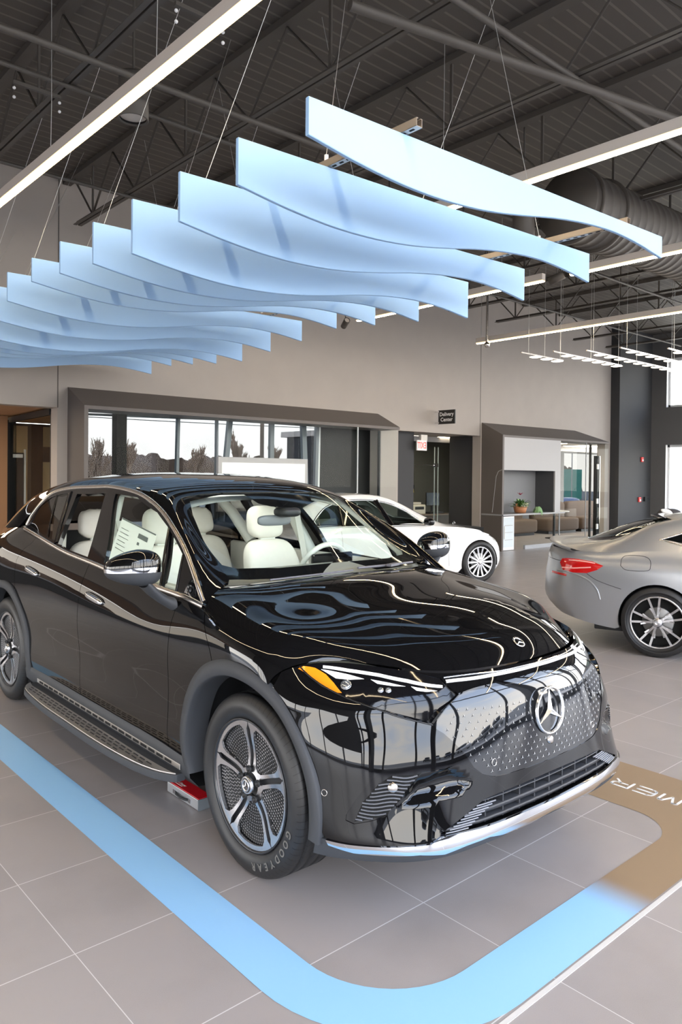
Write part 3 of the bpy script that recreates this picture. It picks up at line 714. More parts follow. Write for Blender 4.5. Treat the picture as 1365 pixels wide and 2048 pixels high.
# spiral duct
mb = MB(); P = []
d = thing('spiral_duct', 'large round dark grey spiral air duct at the right behind the wave panels', 'air duct', (0, 0, 0))
mb.lathe([(0, -.01), (.42, 0)] + [q for k in range(60) for q in ((.42, k * .155 + .01), (.428, k * .155 + .02), (.42, k * .155 + .03))] + [(.42, 9.4)], 40, Matrix.Translation((8.1, 5.05, 5.0)) @ Matrix.Rotation(math.radians(90), 4, 'Y') @ Matrix.Rotation(math.radians(3), 4, 'X')); mb.build('duct_body', M_steel, d)
for k in (.02, .55):
    mb = MB(); mb.lathe([(.42, -.02), (.455, -.02), (.455, .02), (.42, .02)], 40, Matrix.Translation((8.1, 5.05, 5.0)) @ Matrix.Rotation(math.radians(90), 4, 'Y') @ Matrix.Rotation(math.radians(3), 4, 'X') @ Matrix.Translation((0, 0, k + .1))); mb.build('duct_flange', M_steel, d)
# linear lamps
M_glow = nmat('warm_diffuser', (1, .9, .75), .5, emit=(1.0, .80, .52), es=26)
M_halo = nmat('amber_halo', (1, .8, .5), .5, emit=(1.0, .66, .30), es=1.6)  # warm halo round the diffuser, put into a faintly glowing rim
M_house = nmat('lamp_housing', (.62, .56, .50), .45)
def strip(x, y0, y1, label, cab=(), z=4.3, glow=True):
    t = thing('linear_lamp', label, 'ceiling lamp', (x, y0, z), 0, 'long warm linear lamps')
    L = y1 - y0
    mb = MB().box((0, L / 2, .055), (.075, L, .09)); mb.build('housing', M_house, t, bevel=.004)
    mb = MB().box((0, L / 2, .0), (.046, L - .01, .022)); mb.build('diffuser', M_glow, t)
    mb = MB().box((0, L / 2, .004), (.074, L - .006, .012)); mb.build('halo_rim', M_halo, t)
    for c in cab:
        mb = MB().tube([(0, c - y0, .10), (.01, c - y0 + .01, .5), (0, c - y0, 1.64)], .003, 6); mb.build('cable', M_cable, t)
    return t
strip(2.385, -3.4, 9.3, 'long warm linear lamp crossing the upper left corner above the SUV', (1.0, 3.0, 4.55, 6.4, 8.6))
strip(5.66, -3.4, 5.35, 'warm linear lamp at upper right, behind the nearest wave panel', (2.4, 4.9))
strip(8.65, 5.72, 9.35, 'warm linear lamp behind the right ends of the wave panels, far piece', (6.4, 9.0))
strip(8.65, -3.4, 5.32, 'warm linear lamp at the right edge below the duct, near piece', (1.0, 3.4))
strip(11.8, -3.4, 9.3, 'warm linear lamp farthest right, ending by the wall seam', (9.2, 7.4, 2.5))
# more lamps of the same kind over the camera side of the room
strip(-.9, -3.4, 9.3, 'warm linear lamp left of the frame over the entrance side', ())
for (x, y, rz, lab) in ((8.65, 5.52, .3, 'in the gap between two linear lamps'), (8.62, 9.62, -.4, 'at the far end of the linear lamp behind the panels')):
    t = thing('spot_lamp', 'small track spotlight %s' % lab, 'spotlight', (x, y, 4.3), rz, 'track spotlights')
    mb = MB().lathe([(0, -.11), (.05, -.11), (.055, .09), (.045, .10)], 20, Matrix.Rotation(1.2, 4, 'X')); mb.build('lamp_body', M_steel, t)
    mb = MB().lathe([(0, .085), (.044, .085)], 20, Matrix.Rotation(1.2, 4, 'X')); mb.build('lamp_lens', M_house, t)
    mb = MB().tube([(0, 0, .03), (0, 0, 1.64)], .010, 8); mb.build('lamp_yoke', M_steel, t)
# cylinder pendants
for (x, y, z, lab) in ((3.08, 6.30, 4.85, 'upper left behind the linear lamp'), (7.75, 5.42, 4.62, 'seen under the nearest wave panel')):
    t = thing('cylinder_downlight', 'dark grey cylinder downlight, %s' % lab, 'ceiling lamp', (x, y, z), 0, 'cylinder downlights')
    mb = MB().lathe([(0, .40), (.11, .40), (.13, .36), (.135, 0), (.125, -.005), (.115, .01)], 28); mb.build('lamp_body', M_steel, t)
    mb = MB().lathe([(0, .03), (.117, .03)], 28); mb.build('lamp_lens', M_house, t)
    mb = MB().tube([(0, 0, .4), (0, 0, 5.94 - z)], .012, 8); mb.build('stem', M_steel, t)
# ceiling plates with ball hangers, upper left
for (x, y, lab) in ((2.95, 4.95, 'topmost in view'), (2.45, 6.9, 'lower left one')):
    t = thing('hanger_bracket', 'small dark ceiling bracket with bright ball joints holding cables, %s' % lab, 'bracket', (x, y, 5.12), 0, 'cable brackets')
    mb = MB().box((0, 0, 0), (.42, .03, .03)); mb.build('bracket_bar', M_steel, t)
    for dx in (-.2, .2):
        for dz in (-.05, -.13): MB().ball((dx, 0, dz), .014).build('ball_joint', M_white, t)
# LED pad rows
M_pad = nmat('led_pad', (1, .95, .85), .5, emit=(1, .90, .74), es=2.2)
rows_ = [(11.15, 7.73, [(11.32 + .34 * k) for k in range(3)]), (11.45, 7.28, [11.6 + .34 * k for k in range(6)]), (11.75, 6.83, [11.9 + .345 * k for k in range(9)]), (11.9, 6.30, [12.0 + .34 * k for k in range(10)]), (12.5, 5.78, [12.6 + .34 * k for k in range(10)])]
RL = ['with three pads, farthest back', 'with six pads', 'with nine pads', 'with ten pads, second from the front', 'with ten pads, nearest']
for (x0, y, xs), lab in zip([(r[0], r[1], r[2]) for r in rows_], RL):
    t = thing('pendant_light_row', 'suspended rail of glowing oval LED pads %s' % lab, 'pendant light', (x0, y, 3.8), 0, 'rows of LED pad pendants')
    L = xs[-1] - x0 + .35
    mb = MB().bar((-.12, 0, .06), (L, 0, .06), .022); mb.build('rail', M_satin, t)
    mm = MB()
    for xx in xs:
        G = superbox((xx - x0, -.10, 0), (.098, .10, .010), 2.8, 20, 6); MB().sheet(G, True).build('light_pad', M_pad, t)
        mm.box((xx - x0 - .02, -.03, .02), (.04, .12, .012))
    for c in (.1, L * .5, L - .1):
        MB().tube([(c, 0, .06), (c, 0, 2.14)], .003, 5).build('cable', M_cable, t)
tag(MB().tube([(11.2, 8.6, 5.94), (11.2, 8.6, 4.15)], .022, 8).ball((11.2, 8.6, 4.12), .055, 14).build('pole_camera', M_satin), 'thin hanging pole ending in a small round camera, left of the LED pad rows', 'camera')
# ================================================================ floor decal, case
def rrect(x0, x1, y0, y1, radii, n=14):                  # radii: bl, br, tr, tl
    P = []
    for (cx, cy, r, a0) in ((x0 + radii[0], y0 + radii[0], radii[0], 180), (x1 - radii[1], y0 + radii[1], radii[1], 270), (x1 - radii[2], y1 - radii[2], radii[2], 0), (x0 + radii[3], y1 - radii[3], radii[3], 90)):
        for a in np.radians(np.linspace(a0, a0 + 90, n)): P.append((cx + r * math.cos(a), cy + r * math.sin(a)))
    return P
def tape_mat():
    m = nmat('tape', (.3, .6, .9), .38); nt = m.node_tree; b = nt.nodes['Principled BSDF']
    tc = nt.nodes.new('ShaderNodeTexCoord'); sp = nt.nodes.new('ShaderNodeSeparateXYZ'); nt.links.new(tc.outputs['Object'], sp.inputs[0])
    mr = nt.nodes.new('ShaderNodeMapRange'); mr.inputs['From Min'].default_value = 2.74; mr.inputs['From Max'].default_value = 2.99; mr.interpolation_type = 'SMOOTHSTEP'; nt.links.new(sp.outputs[0], mr.inputs['Value'])
    mx = nt.nodes.new('ShaderNodeMix'); mx.data_type = 'RGBA'; nt.links.new(mr.outputs[0], mx.inputs['Factor']); mx.inputs['A'].default_value = (.29, .55, .86, 1); mx.inputs['B'].default_value = (.27, .185, .115, 1)
    nt.links.new(mx.outputs['Result'], b.inputs['Base Color']); return m
outer = rrect(1.45, 4.25, 1.405, 7.6, (.60, .5, .5, .5)); inner = rrect(1.655, 3.68, 1.63, 7.35, (.38, .22, .3, .3))
V, T = cdt_fill(np.array(outer), [np.array(inner)], .25)
d = mesh('floor_decal', [(x, y, .0012) for x, y in V], [tuple(t) for t in T], tape_mat())
d.data.materials[0] = d.data.materials[0]
tag(d, 'blue and brown rounded outline decal stuck on the tiles around the black SUV', 'floor decal')
M_letter = nmat('white_vinyl', (.85, .85, .85), .5)
# wide extended capitals drawn as strokes: right = +Y, up = -X
def stroke_text(s, x_up, y0, h, w, gap, th):
    mb = MB(); y = y0
    G = {'M': [[(0, 0), (0, .92), (.1, 1), (.22, .98), (.5, .12), (.78, .98), (.9, 1), (1, .92), (1, 0)]],
         'E': [[(1, 1), (.25, 1), (.05, .9), (0, .72), (0, .28), (.05, .1), (.25, 0), (1, 0)], [(.12, .5), (.95, .5)]],
         'R': [[(0, 0), (0, 1), (.82, 1), (.97, .9), (.97, .55), (.82, .45), (.22, .45)], [(.6, .45), (1, 0)]],
         'C': [[(1, 1), (.3, 1), (.06, .88), (0, .7), (0, .3), (.06, .12), (.3, 0), (1, 0)]],
         'D': [[(0, 0), (0, 1), (.7, 1), (.95, .85), (1, .6), (1, .4), (.95, .15), (.7, 0), (0, 0)]],
         'S': [[(1, 1), (.2, 1), (.03, .88), (.03, .62), (.2, .5), (.8, .5), (.97, .38), (.97, .12), (.8, 0), (0, 0)]]}
    for ch in s:
        for st in G[ch]:
            P = [(x_up - q[1] * h, y + q[0] * w) for q in st]
            for a, b in zip(P, P[1:]):
                mb.bar((a[0], a[1], .0022), (b[0], b[1], .0022), th, .0012)
            for a in P: mb.prism([(a[0] + th / 2 * math.cos(q), a[1] + th / 2 * math.sin(q)) for q in np.linspace(0, 2 * math.pi, 9)[:-1]], .0016, .0028)
        y += w + gap
    return mb
tx = stroke_text('MERCEDES', 3.995, 1.745, .088, .100, .035, .0125)
tag(tx.build('floor_lettering', M_letter), 'white wide capital letters on the brown part of the floor decal', 'lettering')
# metal joint strip in front of the decal
tag(MB().box((6, 1.388, .001), (28, .018, .002)).build('floor_joint_strip', nmat('joint_strip', (.62, .60, .58), .35)), 'pale straight joint strip in the tiles in front of the decal', 'floor strip')
# grey charger case with red top
t = thing('charger_case', 'small silver case with a red top on the floor behind the SUV front wheel', 'case', (2.022, 3.443, 0), 0)
M_case = nmat('case_silver', (.45, .46, .48), .35, .6)
MB().box((0, 0, .030), (.084, .315, .052)).build('case_body', M_case, t, bevel=.002)
MB().box((0.002, 0, .0572), (.076, .305, .003)).build('red_top', nmat('case_red', (.65, .01, .02), .3), t, bevel=.001)
mb = MB().tube([(-.042, -.062, .027), (-.052, -.045, .027), (-.055, 0, .025), (-.052, .045, .027), (-.042, .062, .027)], .0065, 8); mb.build('handle', M_dark, t)
for y in (-.078, .078): MB().box((-.044, y, .028), (.006, .024, .020)).build('clasp', M_chrome, t)
MB().box((0, -.159, .030), (.086, .005, .056)).build('end_cap', nmat('end_grey', (.12, .14, .16), .4), t)
V, F = text_mesh('Smart Charger', .019, .0002, .0004); MB().add([Vector((-.004 + v.y, .085 - v.x, v.z + .0592)) for v in V], F).build('case_lettering', M_white, t)
MB().box((-.020, .085, .0590), (.004, .085, .0008)).build('case_small_print', M_white, t)
# ================================================================ the black SUV
def arch_r(tab, a):                                      # radius table in degrees from the front, over the top
    return float(np.interp(math.degrees(a), [t[0] for t in tab], [t[1] for t in tab]))

def star_shape(mb, c, r, M, w=.16, h=.0015):              # tiny three-pointed star, M maps local (x,y,z) axes
    poly = []
    for k in range(3):
        a = math.pi / 2 + k * 2 * math.pi / 3
        poly.append((r * math.cos(a), r * math.sin(a))); b = a + math.pi / 3
        poly.append((r * w * math.cos(b), r * w * math.sin(b)))
    V = [M @ Vector((x, y, 0)) + Vector(c) for x, y in poly] + [M @ Vector((0, 0, h)) + Vector(c)]
    mb.add(V, [(i, (i + 1) % 6, 6) for i in range(6)])

def big_star(mb, c, R, M, ring=.09, th=.012, n=48):       # ring emblem with star
    T4 = Matrix.Translation(c) @ M.to_4x4()
    mb.lathe([(R * (1 - ring), -th * .2), (R * (1 - ring * .85), th * .6), (R * (1 - ring * .5), th), (R * (1 - ring * .12), th * .6), (R, -th * .2)], n, T4)
    for k in range(3):
        a = math.pi / 2 + k * 2 * math.pi / 3
        tip = Vector((math.cos(a) * R * .95, math.sin(a) * R * .95, th * .3)); ctr = Vector((0, 0, th * 1.4))
        for s in (-1, 1):
            b = a + s * math.pi / 3; side = Vector((math.cos(b) * R * .15, math.sin(b) * R * .15, 0))
            V = [T4 @ v for v in (tip, side, ctr)]
            mb.add(V, [(0, 1, 2) if s > 0 else (0, 2, 1)])

def tyre_mesh(mb, R=.382, rim=.272, w=.265, groove=4, n=96):
    hw = w / 2
    prof = [(rim - .012, -hw * .78), (rim + .012, -hw * .90), (rim + .05, -hw * 1.0), (R - .045, -hw * .985), (R - .018, -hw * .90), (R - .006, -hw * .80)]
    gs = [-.30, -.11, .11, .30][:groove] if groove == 4 else [-.2, 0, .2]
    z = -hw * .78
    for g in gs:
        gz = g * w
        prof += [(R, gz - .007), (R - .009, gz - .005), (R - .009, gz + .005), (R, gz + .007)]
    prof += [(R - .006, hw * .80), (R - .018, hw * .90), (R - .045, hw * .985), (R - .025 - .03, hw * 1.0), (rim + .035, hw * .985), (rim + .012, hw * .90), (rim + .004, hw * .84), (rim - .012, hw * .78)]
    mb.lathe(prof, n, None, True)

def tyre_mat():
    m = nmat('tyre_rubber', (.014, .0145, .016), .45); nt = m.node_tree; b = nt.nodes['Principled BSDF']
    tc = nt.nodes.new('ShaderNodeTexCoord'); sp = nt.nodes.new('ShaderNodeSeparateXYZ'); nt.links.new(tc.outputs['Object'], sp.inputs[0])
    at_ = nt.nodes.new('ShaderNodeMath'); at_.operation = 'ARCTAN2'; nt.links.new(sp.outputs[1], at_.inputs[0]); nt.links.new(sp.outputs[0], at_.inputs[1])
    r2 = nt.nodes.new('ShaderNodeVectorMath'); r2.operation = 'LENGTH'; cm = nt.nodes.new('ShaderNodeCombineXYZ'); nt.links.new(sp.outputs[0], cm.inputs[0]); nt.links.new(sp.outputs[1], cm.inputs[1]); nt.links.new(cm.outputs[0], r2.inputs[0])
    zz = nt.nodes.new('ShaderNodeMath'); zz.operation = 'MULTIPLY'; zz.inputs[1].default_value = 9; nt.links.new(sp.outputs[2], zz.inputs[0])
    ad = nt.nodes.new('ShaderNodeMath'); ad.operation = 'MULTIPLY_ADD'; ad.inputs[1].default_value = 76 / (2 * math.pi); nt.links.new(at_.outputs[0], ad.inputs[0]); nt.links.new(zz.outputs[0], ad.inputs[2])
    fr = nt.nodes.new('ShaderNodeMath'); fr.operation = 'FRACT'; nt.links.new(ad.outputs[0], fr.inputs[0])
    lt = nt.nodes.new('ShaderNodeMath'); lt.operation = 'LESS_THAN'; lt.inputs[1].default_value = .11; nt.links.new(fr.outputs[0], lt.inputs[0])
    gt = nt.nodes.new('ShaderNodeMath'); gt.operation = 'GREATER_THAN'; gt.inputs[1].default_value = .352; nt.links.new(r2.outputs['Value'], gt.inputs[0])
    mu = nt.nodes.new('ShaderNodeMath'); mu.operation = 'MULTIPLY'; nt.links.new(lt.outputs[0], mu.inputs[0]); nt.links.new(gt.outputs[0], mu.inputs[1])
    mx = nt.nodes.new('ShaderNodeMix'); mx.data_type = 'RGBA'; mx.inputs['A'].default_value = (.016, .0165, .018, 1); mx.inputs['B'].default_value = (.002, .002, .002, 1)
    nt.links.new(mu.outputs[0], mx.inputs['Factor']); nt.links.new(mx.outputs['Result'], b.inputs['Base Color'])
    bp = nt.nodes.new('ShaderNodeBump'); bp.invert = True; bp.inputs['Distance'].default_value = .004; bp.inputs['Strength'].default_value = .8; nt.links.new(mu.outputs[0], bp.inputs['Height']); nt.links.new(bp.outputs[0], b.inputs['Normal'])
    return m
M_tyre = tyre_mat()
M_tletter = nmat('tyre_lettering', (.13, .125, .115), .5)

def plate(mb, poly, holes, f, step=.012, depth=.008):     # flat region lifted by f(x,y)->z with side walls
    V, T = cdt_fill(np.array(poly, float), [np.array(h, float) for h in holes], step)
    Z = np.array([f(x, y) for x, y in V])
    P = [Vector((x, y, z)) for (x, y), z in zip(V, Z)]; Fs = [tuple(t) for t in T]
    cnt = {(t[i], t[(i + 1) % 3]) for t in T for i in range(3)}
    mb.add(P, Fs, True); W = []; WF = []
    for a, b in cnt:
        if (b, a) in cnt: continue
        k = len(W); W += [P[a], P[b], P[b] - Vector((0, 0, depth)), P[a] - Vector((0, 0, depth))]; WF.append((k, k + 3, k + 2, k + 1))
    mb.add(W, WF)

def aero_wheel(parent, x, side, rot0, detail=True):
    # built with the axle along local Z (outer face at +Z), then turned to face out of the car
    R = Matrix(((1, 0, 0), (0, 0, 1), (0, -1, 0))).transposed() if side < 0 else None
    cy = side * .812
    e = (math.pi / 2, 0, 0) if side < 0 else (-math.pi / 2, 0, 0)   # +Z -> -Y or +Y
    dish = lambda X, Y: .118 - .030 * max(0, (math.hypot(X, Y) - .07)) / .2 * 0 - .022 * math.exp(-((math.hypot(X, Y) - .12) / .09) ** 2) - .004
    RR = .272
    mb = MB()
    # silver face: five sectors, split by spoke gaps; each sector is a plate with a pocket hole
    for k in range(5):
        c = rot0 + math.radians(36 + 72 * k)             # sector centre (pocket); spoke gaps at rot0+72k
        hs = math.radians(36)
        outl = []
        gap = .0075
        rr_ = [.058, .09, .14, .19, .235, .250, .262, RR]
        gw = [.004, .012, .012, .012, .013, .004, .002, .0015]
        for r_, g in zip(rr_, gw): a = c - hs + math.asin(g / r_); outl.append((r_ * math.cos(a), r_ * math.sin(a)))
        for t in np.linspace(-hs + .03, hs - .03, 12): outl.append((RR * math.cos(c + t), RR * math.sin(c + t)))
        for r_, g in list(zip(rr_, gw))[::-1]: a = c + hs - math.asin(g / r_); outl.append((r_ * math.cos(a), r_ * math.sin(a)))
        for t in np.linspace(hs - .1, -hs + .1, 5): outl.append((.052 * math.cos(c + t), .052 * math.sin(c + t)))
        pk = []                                          # pocket
        ins = [(.085, 0)]
        def P_(r_, off, sg): a = c + sg * (hs - math.asin(min(.99, off / r_))); return (r_ * math.cos(a), r_ * math.sin(a))
        for r_, off in ((.082, .029), (.12, .0275), (.16, .0275), (.20, .030), (.230, .040)): pk.append(P_(r_, off, -1))
        for t in np.linspace(-.36, .36, 9): pk.append((.2505 * math.cos(c + t * 1.05), .2475 * math.sin(c + t * 1.05)))
        for r_, off in ((.230, .040), (.20, .030), (.16, .0275), (.12, .0275), (.082, .029)): pk.append(P_(r_, off, 1))
        pk.append((.072 * math.cos(c), .072 * math.sin(c)))
        plate(mb, outl, [pk], dish, .014, .010)
    w = mb.build('wheel', M_rim, parent, (x, cy, .382), e)
    mb = MB(); tyre_mesh(mb); t = mb.build('tyre', M_tyre, w)
    mb = MB(); mb.lathe([(RR + .004, .116), (RR + .004, .122), (RR - .004, .119), (RR - .008, .108), (.262, .085), (.25, .02), (.24, -.1), (.262, -.12)], 64)
    mb.build('rim_barrel', M_rimdark, w)
    # dark back plate carrying the star mesh
    mb = MB(); mb.lathe([(.262, .090), (.20, .084), (.12, .080), (.05, .085), (0, .085)], 64); bp = mb.build('mesh_insert', M_dark, w)
    if detail:
        mb = MB(); mh = MB()
        Mi = Matrix.Identity(3)
        for ri, r_ in enumerate(np.arange(.082, .256, .0125)):
            n = int(2 * math.pi * r_ / .0145)
            for k in range(n):
                a = 2 * math.pi * (k + .5 * (ri % 2)) / n
                # keep inside pockets
                rel = (a - rot0) % math.radians(72); off = min(rel, math.radians(72) - rel)
                if r_ * math.sin(min(off, 1.5)) < .031: continue
                z = .0915
                Ms = Matrix.Rotation(a - math.pi / 2, 3, 'Z')
                star_shape(mb, (r_ * math.cos(a), r_ * math.sin(a), z), .0066, Ms, .22, .001)
                if .11 < r_ < .215:
                    mh.add([Vector((r_ * math.cos(a) + .0052 * math.cos(q), r_ * math.sin(a) + .0052 * math.sin(q), z - .0008)) for q in np.linspace(0, 2 * math.pi, 7)[:-1]], [tuple(range(6))])
        mb.build('star_mesh', nmat('mesh_silver', (.42, .42, .43), .35, .8), w); mh.build('vent_holes', M_void, w)
    mb = MB(); mb.lathe([(0, .128), (.026, .128), (.033, .125), (.036, .112)], 32); mb.build('hub_cap', M_rimdark, w)
    mb = MB(); big_star(mb, (0, 0, .129), .026, Matrix.Identity(3), .3, .003, 32); mb.lathe([(.030, .126), (.036, .128), (.037, .112)], 32); mb.build('hub_star', M_rim, w)
    for k in range(5):
        a = rot0 + math.radians(72 * k); mb = MB(); mb.lathe([(.0, .100), (.010, .100), (.012, .1145), (.0145, .1155), (.0155, .108)], 16, Matrix.Translation((.066 * math.cos(a), .066 * math.sin(a), 0))); mb.build('lug_nut', M_dark, w)
    return w

def tyre_letters(w, s, a0, step, r, size, name='tyre_lettering'):
    mb = MB()
    for i, ch in enumerate(s):
        if ch == ' ': continue
        V, F = text_mesh(ch, size, .0006, .001)
        a = a0 - i * step
        for v in V: v.y *= 1.0
        Mr = Matrix.Rotation(a - math.pi / 2, 4, 'Z')
        mb.add([Mr @ Vector((v.x, v.y + r, v.z + .1335)) for v in V], F)
    return mb.build(name, M_tletter, w)

def build_suv():
    lo, no, to, si = suv_nets()
    car = thing('sport_utility_vehicle', 'large glossy black electric SUV parked on the blue outlined floor bay under the wave panels', 'car', CAR_LOC, CAR_ROT)
    A = lambda L: [tuple(p) for p in L]
    # ---- arches
    RF = [(-40, .50), (0, .50), (45, .49), (90, .515), (120, .535), (150, .53), (180, .507), (230, .507)]
    RFi = [(-40, .445), (0, .445), (45, .452), (90, .452), (135, .468), (180, .452), (230, .452)]
    RR_ = [(-60, .56), (0, .56), (35, .568), (60, .555), (90, .508), (120, .53), (150, .53), (180, .52), (240, .52)]
    RRi = [(-60, .50), (0, .50), (45, .51), (90, .455), (180, .46), (240, .46)]
    CF, CR = (-.01, .388), (-3.205, .388)
    def sidept(x, z, cx):
        if x > .14:
            q = no.inv([(x, z)], (0, 2))[0] if False else None
            # nose surface, its side part only
            k = np.where(no.gu > .78)[0]; j = k[((no.G[k][:, [0, 2]] - (x, z)) ** 2).sum(1).argmin()]
            return no.G[j][1]
        k = np.where(lo.gv < .52)[0]; j = k[((lo.G[k][:, [0, 2]] - (x, z)) ** 2).sum(1).argmin()]
        return lo.G[j][1]
    for C, Ro, Ri, a0, a1, nm in ((CF, RF, RFi, -9, 192, 'front'), (CR, RR_, RRi, -6, 190, 'rear')):
        ys = []
        angs = np.radians(np.linspace(a0, a1, 72))
        for a in angs:
            r = arch_r(Ro, a) - .02; ys.append(sidept(C[0] + r * math.cos(a), max(.24, C[1] + r * math.sin(a)), 0))
        ys = np.convolve(np.pad(ys, 4, 'edge'), np.ones(9) / 9, 'valid')
        for sd in (-1, 1):
            G = []
            for a, y0 in zip(angs, ys):
                ro, ri = arch_r(Ro, a), arch_r(Ri, a); row = []
                for f_, dy in ((1.0, -.02), (1.0, .004), (.97, .013), (.5, .017), (.08, .020), (0, .014), (-.05, -.01), (-.12, -.10)):
                    r = ri + (ro - ri) * f_; row.append(Vector((C[0] + r * math.cos(a), (y0 + dy) * sd, C[1] + r * math.sin(a))))
                G.append(row if sd < 0 else row[::-1])
            MB().sheet(G).build('wheel_arch_trim', M_clad, car, fix=True)
            G = []
            for a in angs[::3]:
                ri = arch_r(Ri, a) + .01
                G.append([Vector((C[0] + (ri + q) * math.cos(a), y * sd, C[1] + (ri + q) * math.sin(a))) for y, q in ((.93, 0), (.84, .012), (.80, 0), (.7, .012), (.62, 0), (.55, -.42))])
            MB().sheet(G).build('wheel_well', M_dark, car)
    def arc(C, R, a0, a1, n=24, net=None):
        out = []
        for a in np.radians(np.linspace(a0, a1, n)):
            r = arch_r(R, a) - .03; out.append((C[0] + r * math.cos(a), C[1] + r * math.sin(a)))
        return out
    lxz = lambda L: [tuple(q) for q in side_inv(lo, L, lo.gv < .66)]
    def side_inv(net, L, mask):
        out = []
        K = np.where(mask)[0]
        for p in L:
            j = K[((net.G[K][:, [0, 2]] - p) ** 2).sum(1).argmin()]; q = np.array([net.gu[j], net.gv[j]])
            for _ in range(10):
                e = 1e-4; S = net.ev([q[0], q[0] + e, q[0] - e, q[0], q[0]], [q[1], q[1], q[1], q[1] + e, q[1] - e])[:, [0, 2]]
                J = np.stack([(S[1] - S[2]) / (2 * e), (S[3] - S[4]) / (2 * e)], 1); st, *_ = np.linalg.lstsq(J, np.array(p) - S[0], rcond=None)
                q = np.clip(q + np.clip(st, -.05, .05), .0002, .9998)
            out.append(tuple(q))
        return out
    # ---- lower body panels (x,z outlines on the side)
    belt = [(-.43, 1.066), (-.719, 1.098), (-1.347, 1.124), (-1.783, 1.153), (-2.263, 1.182), (-2.814, 1.236), (-3.236, 1.268)]
    bz = lambda x: float(np.interp(x, [p[0] for p in belt[::-1]], [p[1] for p in belt[::-1]]))
    fd = [(-.705, 1.10), (-.672, 1.02), (-.655, .949), (-.648, .887), (-.650, .718), (-.665, .59), (-.668, .451), (-.668, .357)]
    ms = [(-1.825, 1.156), (-1.80, 1.05), (-1.79, .975), (-1.787, .90), (-1.79, .75), (-1.785, .619), (-1.775, .479), (-1.775, .352)]
    rs = [(-2.905, 1.245), (-2.865, 1.187), (-2.93, 1.12), (-2.955, 1.065), (-2.951, .998), (-2.925, .89)]
    g = .0022
    sh = lambda L, d: [(x + d, z) for x, z in L]
    lx = lxz
    # front door
    patch('front_door', lo, lx(sh(fd, -g) + [(-.668, .352), (-1.2, .345), (-1.775, .352)] + sh(ms, g)[::-1] + [(-1.6, bz(-1.6)), (-1.347, bz(-1.347)), (-1.0, bz(-1.0))]), M_paint, car, step=.03)
    arcR = [p for p in arc(CR, RR_, 58, -5, 20)]
    patch('rear_door', lo, lx(sh(ms, -g) + [(-1.775, .352), (-2.3, .352), (-2.62, .36)] + arc(CR, RR_, -4, 52, 18) + sh(rs, g)[::-1] + [(-2.814, bz(-2.814)), (-2.263, bz(-2.263))]), M_paint, car, step=.03)
    # fender between hood seam and front door
    hs_ = [(-.445, 1.072), (-.42, 1.055), (-.355, 1.005), (-.30, .955), (-.255, .905), (-.235, .87)]
    patch('fender', lo, lx(sh(hs_, -g * 1.5)) + lx(arc(CF, RF, 122, 184, 20)) + lx([(-.54, .35), (-.668 + g, .352)]) + lx(sh(fd, g)[::-1]) + lx([(-.57, bz(-.57))]), M_paint, car, step=.03)
    # rear quarter
    patch('rear_quarter', lo, lx(sh(rs, -g)) + lx(arc(CR, RR_, 56, 182, 30)) + lx([(-3.73, .36)]) + [(.0005, .10), (.0005, .30), (.0005, .5)] + lx([(-3.9, 1.20), (-3.6, 1.255), (-3.236, bz(-3.236))]), M_paint, car, step=.035)
    # sill
    patch('sill', lo, [(.0005, .0)] + [(u, .0) for u in (.2, .4, .6, .8)] + lx([(-.49, .27), (-.50, .345), (-.668, .345), (-1.2, .338), (-1.775, .345), (-2.3, .345), (-2.64, .35), (-2.70, .27)]) [::1], M_clad, car, step=.04) if False else None
    for sd in (-1, 1):
        mbs = MB(); G = []
        for x in np.linspace(-2.74, -.46, 40):
            G.append([Vector((x, y * sd, z)) for y, z in ((.935, .37), (.948, .352), (.953, .33), (.945, .27), (.90, .22), (.70, .20))][::(1 if sd > 0 else -1)])
        mbs.sheet(G); mbs.build('sill_panel', M_clad, car, fix=False)
    MB().box((-1.75, 0, .24), (4.3, 1.3, .04)).box((-3.9, 0, .5), (.5, 1.4, .5)).build('underbody', M_dark, car)
    # ---- hood (clamshell)
    rear = [(-.395, 0), (-.42, .28), (-.455, .50), (-.535, .69), (-.50, .795)]
    def top_inv(L):
        out = []; K = np.where((lo.gv > .55))[0]
        for p in L:
            j = K[((lo.G[K][:, [0, 1]] - p) ** 2).sum(1).argmin()]; out.append((lo.gu[j], lo.gv[j]))
        return out
    fr = []
    arcF = arc(CF, RF, 66, 116, 22)
    hl = lx(sh(hs_, g)) + lx(arcF[::-1])
    hood = [(top_inv(rear[:1])[0][0], 1.0)] + top_inv(rear[1:]) + [(lo.inv([(-.455, .868, 1.078)])[0]).tolist()] + hl + [(.9995, max(.42, hl[-1][1] + .02))] + [(.9995, v) for v in np.linspace(.46, .98, 24)] + [(.9995, 1.0)]
    patch('hood', lo, hood, M_paint, car, join=True, step=.028, depth=.02, off=0.0)
    # ---- nose: bumper with openings
    pan = [(0.812, 0, 0.861), (0.807, 0.150, 0.859), (0.795, 0.256, 0.861), (0.780, 0.338, 0.861), (0.763, 0.404, 0.861), (0.755, 0.449, 0.852), (0.750, 0.532, 0.807), (0.743, 0.584, 0.759), (0.750, 0.582, 0.743), (0.768, 0.558, 0.725), (0.790, 0.528, 0.692), (0.812, 0.489, 0.645), (0.828, 0.452, 0.588), (0.840, 0.413, 0.556), (0.851, 0.355, 0.536), (0.857, 0.290, 0.530), (0.864, 0.160, 0.526), (0.868, 0, 0.525)]
